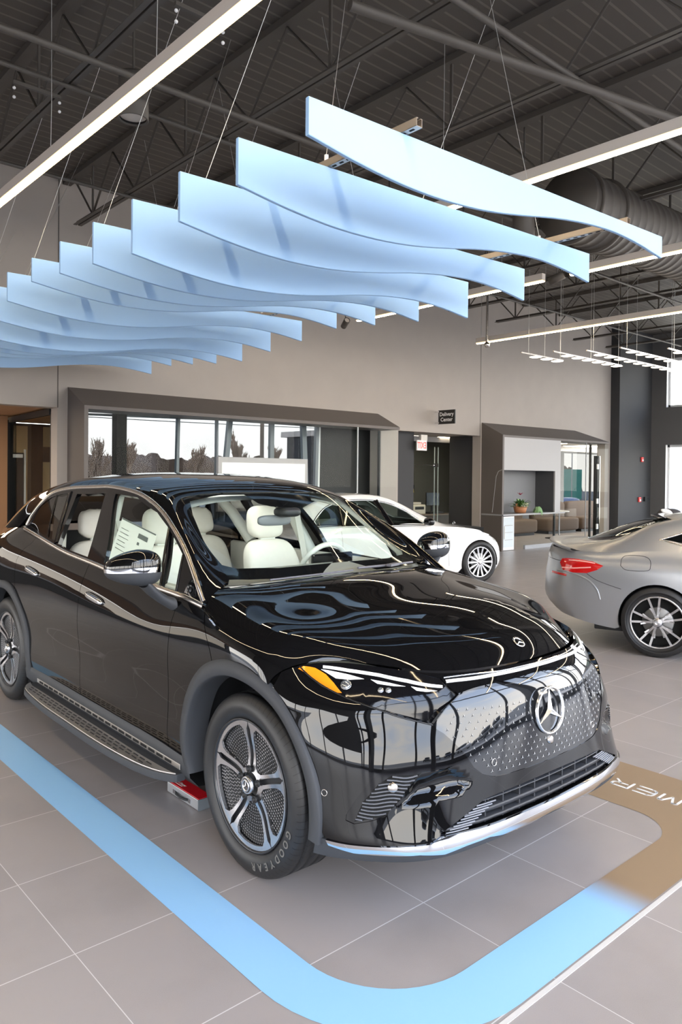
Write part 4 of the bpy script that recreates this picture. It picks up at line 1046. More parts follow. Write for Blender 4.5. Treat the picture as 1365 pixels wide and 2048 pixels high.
    hlo = [(0.265, 0.872, 0.923), (0.304, 0.820, 0.940), (0.399, 0.740, 0.947), (0.527, 0.652, 0.943), (0.612, 0.567, 0.929), (0.684, 0.487, 0.907), (0.753, 0.455, 0.853), (0.749, 0.532, 0.810), (0.741, 0.586, 0.762), (0.712, 0.632, 0.769), (0.659, 0.692, 0.792), (0.613, 0.733, 0.809), (0.542, 0.783, 0.831), (0.477, 0.817, 0.849), (0.402, 0.844, 0.874), (0.327, 0.858, 0.901), (0.279, 0.869, 0.917)]
    itk = [(0.571, 0.878, 0.418), (0.571, 0.875, 0.438), (0.596, 0.849, 0.497), (0.633, 0.806, 0.573), (0.669, 0.763, 0.614), (0.706, 0.715, 0.630), (0.742, 0.663, 0.632), (0.783, 0.588, 0.627), (0.802, 0.546, 0.607), (0.793, 0.573, 0.600), (0.751, 0.660, 0.597), (0.739, 0.683, 0.577), (0.717, 0.729, 0.512), (0.702, 0.759, 0.475), (0.684, 0.786, 0.444), (0.650, 0.821, 0.426), (0.599, 0.861, 0.409)]
    lgr = [(0.869, 0, 0.474), (0.867, 0.130, 0.472), (0.857, 0.334, 0.468), (0.849, 0.408, 0.463), (0.842, 0.459, 0.444), (0.832, 0.524, 0.418), (0.813, 0.622, 0.378), (0.833, 0.559, 0.373), (0.855, 0.450, 0.369), (0.872, 0.225, 0.366), (0.877, 0, 0.364)]
    chl = [(0.506, 0.915, 0.336), (0.588, 0.878, 0.337), (0.674, 0.820, 0.342), (0.754, 0.742, 0.348), (0.802, 0.664, 0.350), (0.814, 0.625, 0.368), (0.836, 0.550, 0.369), (0.855, 0.450, 0.364), (0.873, 0.225, 0.361), (0.877, 0, 0.359)]
    chb = [(0.515, 0.909, 0.318), (0.605, 0.865, 0.309), (0.704, 0.792, 0.314), (0.782, 0.701, 0.318), (0.819, 0.609, 0.306), (0.845, 0.517, 0.318), (0.862, 0.400, 0.322), (0.865, 0.300, 0.306), (0.869, 0.138, 0.304), (0.874, 0, 0.313)]
    edgeF = []
    for a in np.radians(np.linspace(-14, 66, 24)):
        r = arch_r(RF, a) - .03; edgeF.append((CF[0] + r * math.cos(a), CF[1] + r * math.sin(a)))
    nside = side_inv(no, edgeF, (no.gu > .7))
    uv = lambda L: [tuple(q) for q in no.inv(L)]
    fixc = lambda L: [(0.0 if abs(p3[1]) < 1e-6 else q[0], q[1]) for p3, q in zip(L, uv(L))]
    bump = fixc(chl[::-1]) + nside[4:] + [(nside[-1][0] - .02, .9996)] + [(u, .9996) for u in np.linspace(nside[-1][0] - .03, .01, 30)] + [(0, .9996)]
    scoop = np.array([(.60, .600), (.545, .606), (.484, .575), (.460, .543), (.467, .515), (.578, .494), (.678, .482), (.76, .468), (.735, .512), (.69, .575)])
    def bdisp(P):
        q = P[:, [1, 2]]; ins = inpoly(q, scoop); d = edge_dist(q, scoop)
        out = np.where(ins, -.030 * (1 - np.exp(-(d / .022) ** 2)), 0)
        return out
    holes = []
    bpoly = bump
    # panel / lower grille touch the centre line: cut them out of the outline
    pl = fixc(pan); lg = fixc(lgr)
    bpoly = fixc(chl[::-1]) + nside[4:] + [(nside[-1][0] - .02, .9996)] + [(u, .9996) for u in np.linspace(nside[-1][0] - .03, .01, 30)] + [(0, .9996)] + pl + lg
    patch('bumper', no, bpoly, M_paint, car, holes=[uv(hlo), uv(itk)], join=True, step=.018, depth=.03, disp=bdisp)
    # grille panel
    patch('grille_panel', no, pl, nmat('grille_gloss', (.008, .009, .011), .03, 0, .6, coat=.5), car, join=True, step=.03, off=-.002, depth=.02)
    gp = [o for o in car.children if o.name.startswith('grille_panel')][0]
    mb = MB(); pan_yz = np.array([(p[1], p[2]) for p in pan])
    full = np.vstack([pan_yz, pan_yz[::-1] * [-1, 1]])
    rowz = np.arange(.548, .80, .0235); c0 = []
    for ri, z in enumerate(rowz):
        for y in np.arange(-.56 + (.0195 if ri % 2 else 0), .57, .039):
            q = (y, z + .25 * (y * y) * .3)
            if not inpoly([q], full)[0] or edge_dist([q], full)[0] < .016: continue
            if math.hypot(y, q[1] - .728) < .105 or math.hypot(y, q[1] - .60) < .03: continue
            c0.append(q)
    K = np.arange(len(no.G))
    tg = []
    for y, z in c0:
        j = ((no.G[:, [1, 2]] - (abs(y), z)) ** 2).sum(1) + np.where(no.gu > .7, 9, 0); j = j.argmin(); tg.append((no.gu[j], no.gv[j]))
    tg = np.array(tg); Pn, Nn = no.ev(tg[:, 0], tg[:, 1]), no.nrm(tg[:, 0], tg[:, 1])
    if Nn[:, 0].mean() < 0: Nn = -Nn
    for (y, z), p, n_ in zip(c0, Pn, Nn):
        s_ = 1 if y >= 0 else -1
        n3 = Vector((n_[0], n_[1] * s_, n_[2])); xx = Vector((0, 0, 1)).cross(n3).normalized(); yy = n3.cross(xx)
        M = Matrix((xx, yy, n3)).transposed()
        star_shape(mb, Vector((p[0], y, z)) + n3 * .0005, .0088 if z < .74 else .0082, M, .15, .0015)
    mb.build('star_pattern', nmat('star_silver', (.55, .56, .58), .4, .7), gp)
    nrm0 = Vector((.995, 0, .09)).normalized(); xx = Vector((0, 0, 1)).cross(nrm0).normalized(); Me = Matrix((xx, nrm0.cross(xx), nrm0)).transposed()
    mb = MB(); big_star(mb, (.859, 0, .728), .098, Me, .10, .011, 56); mb.build('star_emblem', nmat('satin_star', (.86, .87, .88), .22, .9), gp)
    mb = MB(); mb.lathe([(0, .012), (.010, .012), (.016, .008), (.019, -.004)], 20, Matrix.Translation((.862, 0, .605)) @ Me.to_4x4()); mb.build('front_camera', M_satin, gp)
    for y in (-.353, .353):
        mb = MB(); mb.lathe([(.0125, .0), (.0135, .0015), (.0145, .0)], 24, Matrix.Translation((.848, y, .59)) @ Me.to_4x4()); mb.build('parking_sensor', M_satin, gp)
    # hood badge
    P, N = on_net(lo, [(.70, 0, .985)]); n3 = Vector(N[0]); n3.y = 0; n3.normalize(); xx = Vector((0, 0, 1)).cross(n3).normalized(); Mh = Matrix((xx, n3.cross(xx), n3)).transposed()
    mb = MB(); big_star(mb, Vector((P[0][0], 0, P[0][2])) + n3 * .001, .029, Mh, .32, .002, 32); mb.build('hood_badge', M_chrome, car)
    # light bar and chrome strips along the nose
    for sd in (-1, 1):
        pass
    mb = MB()
    for sd in (-1, 1): ribbon(mb, no, [(0.785, 0, 0.899), (0.780, 0.118, 0.898), (0.767, 0.250, 0.898), (0.746, 0.361, 0.897), (0.704, 0.478, 0.895)], .013, .001, 30, sd, .003)
    mb.build('light_bar', M_drl, car)
    mb = MB()
    for sd in (-1, 1):
        ribbon(mb, no, [(0.778, 0, 0.907), (0.763, 0.220, 0.907), (0.730, 0.370, 0.911), (0.690, 0.476, 0.907)], .006, .001, 30, sd, .003)
    mb.build('nose_chrome_strip', M_chrome, car)
    # headlights
    def hdisp(P):
        return np.interp(P[:, 2], [.74, .80, .93], [-.036, -.028, .002])
    for sd in (-1, 1):
        hl_o = patch('headlight', no, uv(hlo), M_gloss, car, sides=(sd,), off=-.001, step=.02, depth=.02, disp=hdisp)[0]
        am = [(0.267, 0.872, 0.921), (0.280, 0.854, 0.930), (0.321, 0.827, 0.927), (0.372, 0.814, 0.912), (0.418, 0.812, 0.890), (0.464, 0.811, 0.863), (0.446, 0.825, 0.863), (0.406, 0.843, 0.873), (0.340, 0.858, 0.894), (0.293, 0.864, 0.913)]
        patch('turn_signal_lens', no, uv(am), M_amber, hl_o, sides=(sd,), off=.0005, step=.015, depth=.004, disp=hdisp)
        drls = [[(0.339, 0.801, 0.936), (0.432, 0.742, 0.931), (0.535, 0.674, 0.923), (0.619, 0.604, 0.909), (0.705, 0.495, 0.888), (0.711, 0.500, 0.880), (0.625, 0.612, 0.900), (0.541, 0.682, 0.915), (0.439, 0.749, 0.922), (0.346, 0.807, 0.929)],
                [(0.344, 0.815, 0.924), (0.447, 0.754, 0.915), (0.500, 0.726, 0.906), (0.459, 0.764, 0.902), (0.413, 0.797, 0.903)],
                [(0.521, 0.710, 0.906), (0.583, 0.666, 0.899), (0.629, 0.625, 0.889), (0.599, 0.661, 0.890), (0.550, 0.701, 0.895)],
                [(0.642, 0.607, 0.889), (0.676, 0.567, 0.881), (0.707, 0.525, 0.873), (0.687, 0.565, 0.872), (0.663, 0.597, 0.877)]]
        for d in drls: patch('light_guide', no, uv(d), M_drl, hl_o, sides=(sd,), off=.0008, step=.015, depth=.003, disp=hdisp)
        P, N = on_net(no, [(0.459, 0.785, 0.887), (0.488, 0.761, 0.888), (0.572, 0.705, 0.877), (0.594, 0.684, 0.878)])
        P = P + N * hdisp(P)[:, None]
        for (p, n_, r_) in ((P[0], N[0], .021), (P[2], N[2], .011), (P[3], N[3], .011)):
            n3 = Vector((n_[0], n_[1] * sd, n_[2])); xx = Vector((0, 0, 1)).cross(n3).normalized(); M = Matrix((xx, n3.cross(xx), n3)).transposed().to_4x4()
            mb = MB(); mb.lathe([(0, .007), (r_ * .5, .006), (r_ * .78, .003), (r_ * .85, .0015), (r_, .0035), (r_ * 1.05, 0)], 24, Matrix.Translation((p[0], p[1] * sd, p[2])) @ M); mb.build('projector_lens', nmat('lens', (.35, .37, .4), .12, .8), hl_o)
        mb = MB(); ribbon(mb, no, [(0.270, 0.864, 0.927), (0.330, 0.859, 0.899), (0.404, 0.845, 0.872), (0.479, 0.817, 0.848), (0.544, 0.783, 0.829), (0.615, 0.732, 0.807), (0.661, 0.691, 0.788), (0.740, 0.591, 0.757)], .006, .001, 40, sd, .004); mb.build('headlight_edge', M_gloss, hl_o)
    # side intakes with louvres
    for sd in (-1, 1):
        it = patch('side_intake', no, uv(itk), M_gloss, car, sides=(sd,), off=-.004, step=.02, depth=.004)[0]
        lou = [(0.683, 0.753, 0.585), (0.749, 0.664, 0.589), (0.739, 0.683, 0.573), (0.717, 0.729, 0.512), (0.701, 0.758, 0.477), (0.684, 0.786, 0.447), (0.615, 0.848, 0.423), (0.599, 0.859, 0.418), (0.617, 0.835, 0.488), (0.653, 0.791, 0.553)]
        lp_ = patch('louvre_back', no, uv(lou), M_void, it, sides=(sd,), off=-.0025, step=.02, depth=.003)
        ly = np.array([(p[1], p[2]) for p in lou]); mb = MB()
        for z in np.arange(.432, .588, .0125):
            ysx = np.linspace(.63, .87, 49); zz = z + (ysx - .74) * -.06 + .004 * np.sin((ysx - .63) * 60)
            k = inpoly(np.stack([ysx, zz], 1), ly)
            if k.sum() < 4: continue
            yy = ysx[k]; zk = zz[k]; pts = []
            for y, z_ in zip(yy, zk):
                pts.append((y, z_))
            pts = [no.ev(*[np.array([c]) for c in no.inv([p], (1, 2), 8)[0]])[0] for p in (pts[::max(1, len(pts) // 4)] + [pts[-1]])]
            ribbon(mb, no, pts, .0055, .0, 18, sd, .006)
        mb.build('louvre', nmat('louvre_plastic', (.10, .105, .12), .3), it)
        P, N = on_net(no, [(0.691, 0.752, 0.547)]); n3 = Vector((N[0][0], N[0][1] * sd, N[0][2])); xx = Vector((0, 0, 1)).cross(n3).normalized(); M = Matrix((xx, n3.cross(xx), n3)).transposed().to_4x4()
        mb = MB(); mb.lathe([(0, .012), (.010, .012), (.014, .009), (.018, .008), (.020, -.003)], 20, Matrix.Translation((P[0][0], P[0][1] * sd, P[0][2])) @ M); mb.build('sensor', M_satin, it)
        P, N = on_net(no, [(0.487, 0.912, 0.503)]); n3 = Vector((N[0][0], N[0][1] * sd, N[0][2])); xx = Vector((0, 0, 1)).cross(n3).normalized(); M = Matrix((xx, n3.cross(xx), n3)).transposed().to_4x4()
        mb = MB(); mb.lathe([(.0105, .0), (.0115, .0012), (.0125, .0)], 20, Matrix.Translation((P[0][0], P[0][1] * sd, P[0][2])) @ M); mb.build('parking_sensor', M_satin, car)
    # lower grille: dark box, bars
    lgb = patch('lower_grille', no, lg, M_void, car, join=True, off=-.06, step=.04, depth=0)
    mb = MB(); ly = np.array([(p[1], p[2]) for p in lgr]); fulll = np.vstack([ly, ly[::-1] * [-1, 1]])
    def nosex(y, z):
        j = (((no.G[:, [1, 2]] - (abs(y), z)) ** 2).sum(1) + np.where(no.gu > .7, 9, 0)).argmin(); return no.G[j][0]
    for z, hh, dep in ((.456, .004, .04), (.418, .016, .05), (.385, .012, .04)):
        ysx = np.linspace(-.64, .64, 90); k = inpoly(np.stack([ysx, np.full(90, z)], 1), fulll); yy = ysx[k]
        G = []
        for y in yy:
            x = nosex(y, z) - .006; G.append([Vector((x - dep, y, z + hh / 2)), Vector((x - .004, y, z + hh / 2)), Vector((x, y, z + hh / 2 - .003)), Vector((x, y, z - hh / 2)), Vector((x - dep, y, z - hh / 2))])
        mb.sheet(G[::-1])
    for y in np.arange(-.5, .51, .1):
        zt = .47 if abs(y) < .36 else .44
        mb.box((nosex(y, .42) - .035, y, .418), (.05, .006, .095))
    mb.build('grille_bars', nmat('grille_plastic', (.030, .032, .038), .4), lgb)
    mb = MB()
    for y in np.arange(-.42, .43, .022): mb.box((nosex(y, .45) - .045, y, .448), (.02, .004, .03))
    mb.build('shutter_fins', M_satin, lgb)
    for sd in (-1, 1):
        mb = MB()
        for z in np.arange(.376, .452, .0085):
            yo = float(np.interp(z, [.374, .418, .445, .46], [.61, .52, .455, .43])) - .006; yi = yo - .10
            pts = [(nosex(y, z), y, z) for y in np.linspace(yi, yo, 5)]; ribbon(mb, no, pts, .0045, -.004, 12, sd, .004)
        mb.build('side_louvres', nmat('louvre_grey', (.22, .23, .26), .3), lgb)
    # chrome skid strip and lower valance
    patch('skid_trim', no, fixc(chl) + fixc(chb[::-1]), M_chrome, car, join=True, off=.007, step=.02, depth=.02)
    cb = fixc(chb)
    zb = [(.872, 0, .300), (.868, .2, .298), (.852, .46, .292), (.818, .62, .285), (.76, .73, .280), (.68, .81, .275), (.58, .88, .27), (.52, .905, .265), (.44, .925, .262)]
    vb = fixc(zb[::-1])
    e0 = uv([(.455, .928, .335)])[0]
    patch('valance', no, [(q[0], q[1]) for q in cb[::-1]][:-1] + [cb[0], uv([(.500, .915, .336)])[0], e0] + vb, M_clad, car, join=True, off=.003, step=.03, depth=.05)
    # backing behind the nose so no gap shows daylight
    patch('nose_backing', no, [(0, .02), (.80, .02), (.80, .95), (0, .95)], M_void, car, join=True, uvs=True, off=-.075, step=.06, depth=0)
    # ---- greenhouse
    wsn = [(-.395, 0, 1.172), (-.41, .2, 1.172), (-.44, .45, 1.170), (-.49, .60, 1.170), (-.535, .690, 1.176), (-.69, .680, 1.245), (-.88, .655, 1.348), (-1.06, .625, 1.468), (-1.19, .59, 1.562), (-1.18, .485, 1.580), (-1.10, .262, 1.598), (-1.08, 0, 1.600)]
    uvt = lambda L: [(q[0], 1.0 if abs(p3[1]) < 1e-6 else q[1]) for p3, q in zip(L, to.inv(L))]
    W = uvt(wsn)
    W[0] = (.02, 1.0)
    wouter = [(max(0.0005, a), b) for a, b in W]
    patch('windscreen', to, wouter, M_tint, car, join=True, off=-.002, step=.05, depth=0)
    # black ceramic border
    C0 = np.array([.25, .9])
    # roof and pillars = everything except the windscreen
    roof = [(0.0005, .0005), (0.0005, .30)] + [w for w in wouter[4:] ] + [(.9995, 1.0), (.9995, .75), (.9995, .5), (.9995, .25), (.9995, .0005)] + [(u, .0005) for u in np.linspace(.95, .05, 24)]
    patch('roof', to, roof, M_paint, car, join=True, off=0, step=.035, depth=.015)
    def inset(P, d):
        P = np.array(P) * [to.Su, to.Sv]; out = []
        n = len(P)
        for i in range(n):
            a, b, c = P[i - 1], P[i], P[(i + 1) % n]
            t1 = (b - a) / (np.linalg.norm(b - a) + 1e-9); t2 = (c - b) / (np.linalg.norm(c - b) + 1e-9); n1 = np.array([-t1[1], t1[0]]); n2 = np.array([-t2[1], t2[0]]); m = n1 + n2; m /= np.linalg.norm(m) + 1e-9
            out.append(b + m * d)
        return np.array(out) / [to.Su, to.Sv]
    s_in = [(-.49, 0, 1.215), (-.52, .4, 1.215), (-.60, .60, 1.215), (-.66, .655, 1.235), (-.88, .635, 1.352), (-1.06, .60, 1.472), (-1.155, .565, 1.548), (-1.13, .4, 1.566), (-1.10, .25, 1.585), (-1.0, .20, 1.525), (-.97, .13, 1.508), (-.95, 0, 1.50)]
    SI = uvt(s_in)
    patch('windscreen_border', to, wouter[:] + SI[::-1], nmat('ceramic_border', (.004, .004, .005), .06), car, join=True, off=-.005, step=.04, depth=0)
    # side glass
    sxz = lambda L: side_inv(si, L, si.gv > -1)
    dt = [(-.47, 1.085), (-.753, 1.283), (-.971, 1.395), (-1.23, 1.496), (-1.565, 1.575), (-1.97, 1.607), (-2.253, 1.603), (-2.665, 1.585), (-2.961, 1.540), (-3.12, 1.455), (-3.205, 1.37), (-3.236, 1.30)]
    dlo = [(-.46, 1.078)] + dt + [(-3.22, 1.276)] + belt[::-1][1:-1]
    front_g = [(-1.875, 1.568), (-1.625, 1.168), (-1.347, 1.134), (-.905, 1.117), (-1.055, 1.408), (-1.24, 1.478), (-1.565, 1.555)]
    tri = [(-.885, 1.117), (-.735, 1.108), (-.800, 1.285), (-1.02, 1.392)]
    rear_g = [(-2.475, 1.552), (-2.02, 1.570), (-1.99, 1.50), (-1.875, 1.180), (-2.263, 1.20), (-2.42, 1.218)]
    quart = [(-2.60, 1.553), (-2.49, 1.232), (-2.814, 1.262), (-3.15, 1.298), (-3.10, 1.44), (-2.93, 1.515), (-2.74, 1.545)]
    for sd in (-1, 1):
        fr_ = patch('side_window_frame', si, sxz(dlo), M_gloss, car, holes=[sxz(front_g), sxz(tri), sxz(rear_g), sxz(quart)], sides=(sd,), off=.0, step=.03, depth=.03)[0]
        patch('front_side_window', si, sxz(front_g), M_sideg, car, sides=(sd,), off=-.008, step=.06, depth=0)
        patch('vent_window', si, sxz(tri), M_sideg, car, sides=(sd,), off=-.008, step=.06, depth=0)
        if sd > 0: patch('rear_side_window', si, sxz(rear_g), M_privacy, car, sides=(sd,), off=-.008, step=.06, depth=0)
        patch('quarter_window', si, sxz(quart), M_privacy, car, sides=(sd,), off=-.004, step=.06, depth=0)
        y_ = lambda x, z: si.G[((si.G[:, [0, 2]] - (x, z)) ** 2).sum(1).argmin()][1]
        top3 = [(x, y_(x, z), z) for x, z in dt]; bel3 = [(x, y_(x, z), z) for x, z in [(-3.236, 1.272)] + belt[::-1][1:-1] + [(-.46, 1.074)]]
        mb = MB(); ribbon(mb, si, [(x, y, z + .004) for x, y, z in top3], .026, .001, 80, sd, .006); ribbon(mb, si, bel3, .026, .002, 60, sd, .007); mb.build('chrome_window_trim', M_satin, car)
        mb = MB(); ribbon(mb, si, [(-.73, y_(-.73, 1.10), 1.10), (-.79, y_(-.79, 1.28), 1.283)], .012, .001, 10, sd, .004); mb.build('window_divider', M_gloss, car); mb = MB()
        ribbon(mb, si, [(-.895, y_(-.9, 1.12), 1.115), (-1.035, y_(-1.03, 1.4), 1.402)], .016, .001, 10, sd, .005); mb.build('window_divider', M_gloss, car); mb = MB()
        ribbon(mb, si, [(-2.46, y_(-2.46, 1.22), 1.222), (-2.54, y_(-2.5, 1.5), 1.40), (-2.60, y_(-2.6, 1.56), 1.558)], .05, .001, 14, sd, .006); mb.build('window_divider', M_gloss, car)
        mb = MB(); ribbon(mb, si, [(-2.66, y_(-2.66, 1.25), 1.250), (-2.84, y_(-2.84, 1.54), 1.535)], .010, .0, 10, sd, .003); mb.build('quarter_divider', M_gloss, car)
        # model letters on the sail panel
        if sd < 0:
            V, F = text_mesh('EQS', .062, .001, .0012)
            P, N = on_net(si, [(-.60, .874, 1.128)]); n3 = Vector((N[0][0], -N[0][1], N[0][2])); xx = Vector((.985, 0, -.12)); xx = (xx - n3 * xx.dot(n3)).normalized(); yy = n3.cross(xx); M = Matrix((xx, yy, n3)).transposed(); c = Vector((P[0][0], -P[0][1], P[0][2])) + n3 * .003
            MB().add([M @ v + c for v in V], F).build('model_badge', M_chrome, car)
            # window price sticker inside the front door glass
            yq = lambda x, z: y_(x, z)
            G = []
            for t in np.linspace(0, 1, 6):
                row = []
                for s_ in np.linspace(0, 1, 6):
                    x = -1.66 + .50 * t + .05 * s_; z = 1.43 - .07 * t - .25 * s_; row.append(Vector((x, -(yq(x, z) - .016), z)))
                G.append(row)
            st_ = MB().sheet(G[::-1]).build('price_sticker', nmat('sticker_paper', (.80, .82, .79), .6), car)
            mb = MB(); mg = nmat('sticker_print', (.10, .12, .12), .6)
            def sp(t, s_, d=.002): x = -1.66 + .50 * t + .05 * s_; z = 1.43 - .07 * t - .25 * s_; return Vector((x, -(yq(x, z) - .016 + d), z))
            def blk(t0, t1, s0, s1): mb.add([sp(t0, s0), sp(t1, s0), sp(t1, s1), sp(t0, s1)], [(0, 3, 2, 1)])
            blk(.02, .98, .0, .03); blk(.57, .83, .14, .24); blk(.6, .66, .32, .38); blk(.84, .9, .42, .47); blk(.57, .77, .60, .62)
            for k in range(6): blk(.08, .3 + .03 * (k % 3), .2 + .09 * k, .212 + .09 * k)
            for k in range(5): blk(.6 + .07 * k, .63 + .07 * k, .82, .87)
            blk(.58, .92, .72, .735)
            mb.build('printed_text', mg, st_)
    # ---- handles
    for xh, zh in ((-1.565, .972), (-2.62, 1.022)):
        for sd in (-1, 1):
            P, N = on_net(lo, [(xh, .95, zh)])
            h = .235 / 2; yb = P[0][1]
            G = superbox((xh, sd * (yb + .008), zh), (h, .016, .0165), 3.2, 28, 12, lambda p: Vector((p.x, p.y, p.z - p.x * .10)))
            mb = MB().sheet(G, True); mb.build('door_handle', M_chrome, car)
            G = superbox((xh, sd * (yb + .001), zh), (h + .012, .006, .024), 3, 28, 10, lambda p: Vector((p.x, p.y, p.z - p.x * .10))); MB().sheet(G, True).build('handle_recess', M_gloss, car)
    # ---- mirrors
    for sd in (-1, 1):
        def wp(p):
            k = (p.y * -sd * -1) if False else p.y * sd                     # outward coordinate
            q = Vector(p); q.z *= (1 - .25 * max(0, k) / .13) ; q.x -= .06 * (abs(k) / .13) ** 2 + .02 * k / .13; q.z += .012 * (1 - (k / .13) ** 2)
            return q
        G = superbox((-.740, sd * 1.078, 1.230), (.082, .132, .088), 2.6, 32, 40, wp)
        GU = [[p for p in r if True] for r in G]
        n = len(G[0]); k = 20
        mr = MB().sheet([r[k:] for r in G], True).build('side_mirror', M_paint, car)
        MB().sheet([r[k - 2:k + 1] for r in G], True).build('mirror_chrome_band', M_chrome, mr)
        MB().sheet([r[:k - 1] for r in G], True).build('mirror_lower_shell', M_clad, mr)
        foot = [Vector((-.76, sd * 1.05, 1.17)), Vector((-.745, sd * 1.02, 1.135)), Vector((-.73, sd * .97, 1.09)), Vector((-.715, sd * .93, 1.062)), Vector((-.70, sd * .905, 1.05))]
        mb = MB(); G = []
        for i, p in enumerate(foot):
            a, b = [(.075, .03), (.06, .032), (.042, .03), (.032, .03), (.035, .035)][i]
            G.append([p + Vector((a * math.cos(q), 0, b * math.sin(q))) for q in np.linspace(0, 2 * math.pi, 17)[:-1]])
        mb.sheet(G, False, True); mb.build('mirror_foot', M_clad, mr)
    # ---- running boards
    for sd in (-1, 1):
        outer = [(-2.56, .955), (-2.545, 1.0), (-2.48, 1.045), (-2.35, 1.075), (-2.0, 1.098), (-1.6, 1.10), (-1.2, 1.098), (-.85, 1.078), (-.66, 1.045), (-.555, 1.0), (-.53, .975), (-.53, .93), (-2.56, .93)]
        sm = smooth_line(outer[:-2], 60)
        poly = [tuple(p) for p in sm] + [(-.53, .93), (-2.56, .93)]
        poly = [(x, y * sd) for x, y in poly]
        if sd < 0: poly = poly[::-1]
        bd = MB().prism(poly[::-1] if sd < 0 else poly[::-1], .235, .272).build('running_board', M_clad, car, bevel=.004, fix=True)
        inner = [(x, y) for x, y in sm if True]
        pi_ = [(x * 1.0, (y - .008)) for x, y in sm] ; pin = [(-.60, 1.0), (-.70, 1.0), (-2.50, 1.0)]
        ip = [(-.56, .985), (-.68, .992), (-.85, .998), (-2.46, .998), (-2.54, .985)]
        pl2 = [(x, y * sd) for x, y in [tuple(p) for p in pi_ if p[1] > .975] + ip]
        mb = MB(); mb.prism(pl2, .272, .279); mb.build('step_plate', M_alu, bd, bevel=.0015, fix=True)
        mb = MB(); opoly = np.array([(p[0], p[1] - .008) for p in sm])
        fy = lambda x: float(np.interp(x, [p[0] for p in sm], [p[1] for p in sm]))
        for r_ in range(3):
            for x in np.arange(-2.50, -.62, .0725):
                xx = x + (.028 if r_ % 2 else 0); y = 1.018 + .023 * r_
                if y > fy(xx) - .024 or y > fy(xx + .05) - .024: continue
                mb.box((xx + .025, y * sd, .2795), (.05, .0085, .003))
        mb.build('rubber_treads', M_rubber, bd, bevel=.0012)
        mb = MB()
        for x in np.arange(-2.45, -.66, .088): mb.box((x + .034, sd * .956, .300), (.064, .003, .012))
        mb.build('sill_slots', M_void, car)
        mb = MB().box((-1.52, sd * .9535, .300), (1.96, .003, .026)); mb.build('sill_trim', M_alu, car, bevel=.001)
    # ---- wheels
    wf = aero_wheel(car, 0, -1, math.radians(93)); wr = aero_wheel(car, -3.21, -1, math.radians(75))
    tyre_letters(wf, 'GOODYEAR', math.radians(-17), math.radians(8.6), .322, .042)
    aero_wheel(car, 0, 1, math.radians(93), False); aero_wheel(car, -3.21, 1, math.radians(75), False)
    # ---- interior
    cabin(car)
    # wipers
    mb = MB(); mb.tube([(-.40, .05, 1.192), (-.425, .30, 1.187), (-.47, .55, 1.184)], .007, 8); mb.box((-.40, .32, 1.192), (.03, .10, .014), rz=.3); mb.tube([(-.385, -.55, 1.178), (-.38, -.2, 1.183), (-.385, .0, 1.186)], .005, 6); mb.build('wiper', nmat('wiper_grey', (.12, .12, .14), .4), car)
    return car

def seat(name, parent, x, y, w=.50, rake=.38, zb=.62, hb=.64, cover=False, head=True):
    def shell(c, h, e, wp=None, mat=M_leather, nm='seat_back'):
        return MB().sheet(superbox(c, h, e, 28, 18, wp), True).build(nm, mat, parent)
    tilt = lambda p: Vector((p.x - (p.z) * rake, p.y * (1 - .16 * (p.z / (hb / 2) + 1) / 2), p.z))
    shell((x - .13, y, zb + hb / 2 - .02), (.075, w / 2, hb / 2), 4.0, tilt, nm='seat_back')
    shell((x + .16, y, zb - .06), (.27, w / 2 + .01, .09), 4, None, nm='seat_cushion')
    if head:
        hx = x - .13 - (hb / 2 + .10) * rake
        shell((hx - .0, y, zb + hb + .10), (.062, .145 if not cover else .15, .115 if not cover else .105), 3.4, lambda p: Vector((p.x - p.z * .2, p.y * (1 - .06 * (p.z / .1 + 1)), p.z + .004 * math.sin(p.y * 90) * (1 if cover else 0))), nm='headrest')
        mb = MB(); mb.box((hx - .0 + .03, y, zb + hb - .015), (.035, .13, .06)); mb.build('headrest_post', M_cream, parent, bevel=.008)

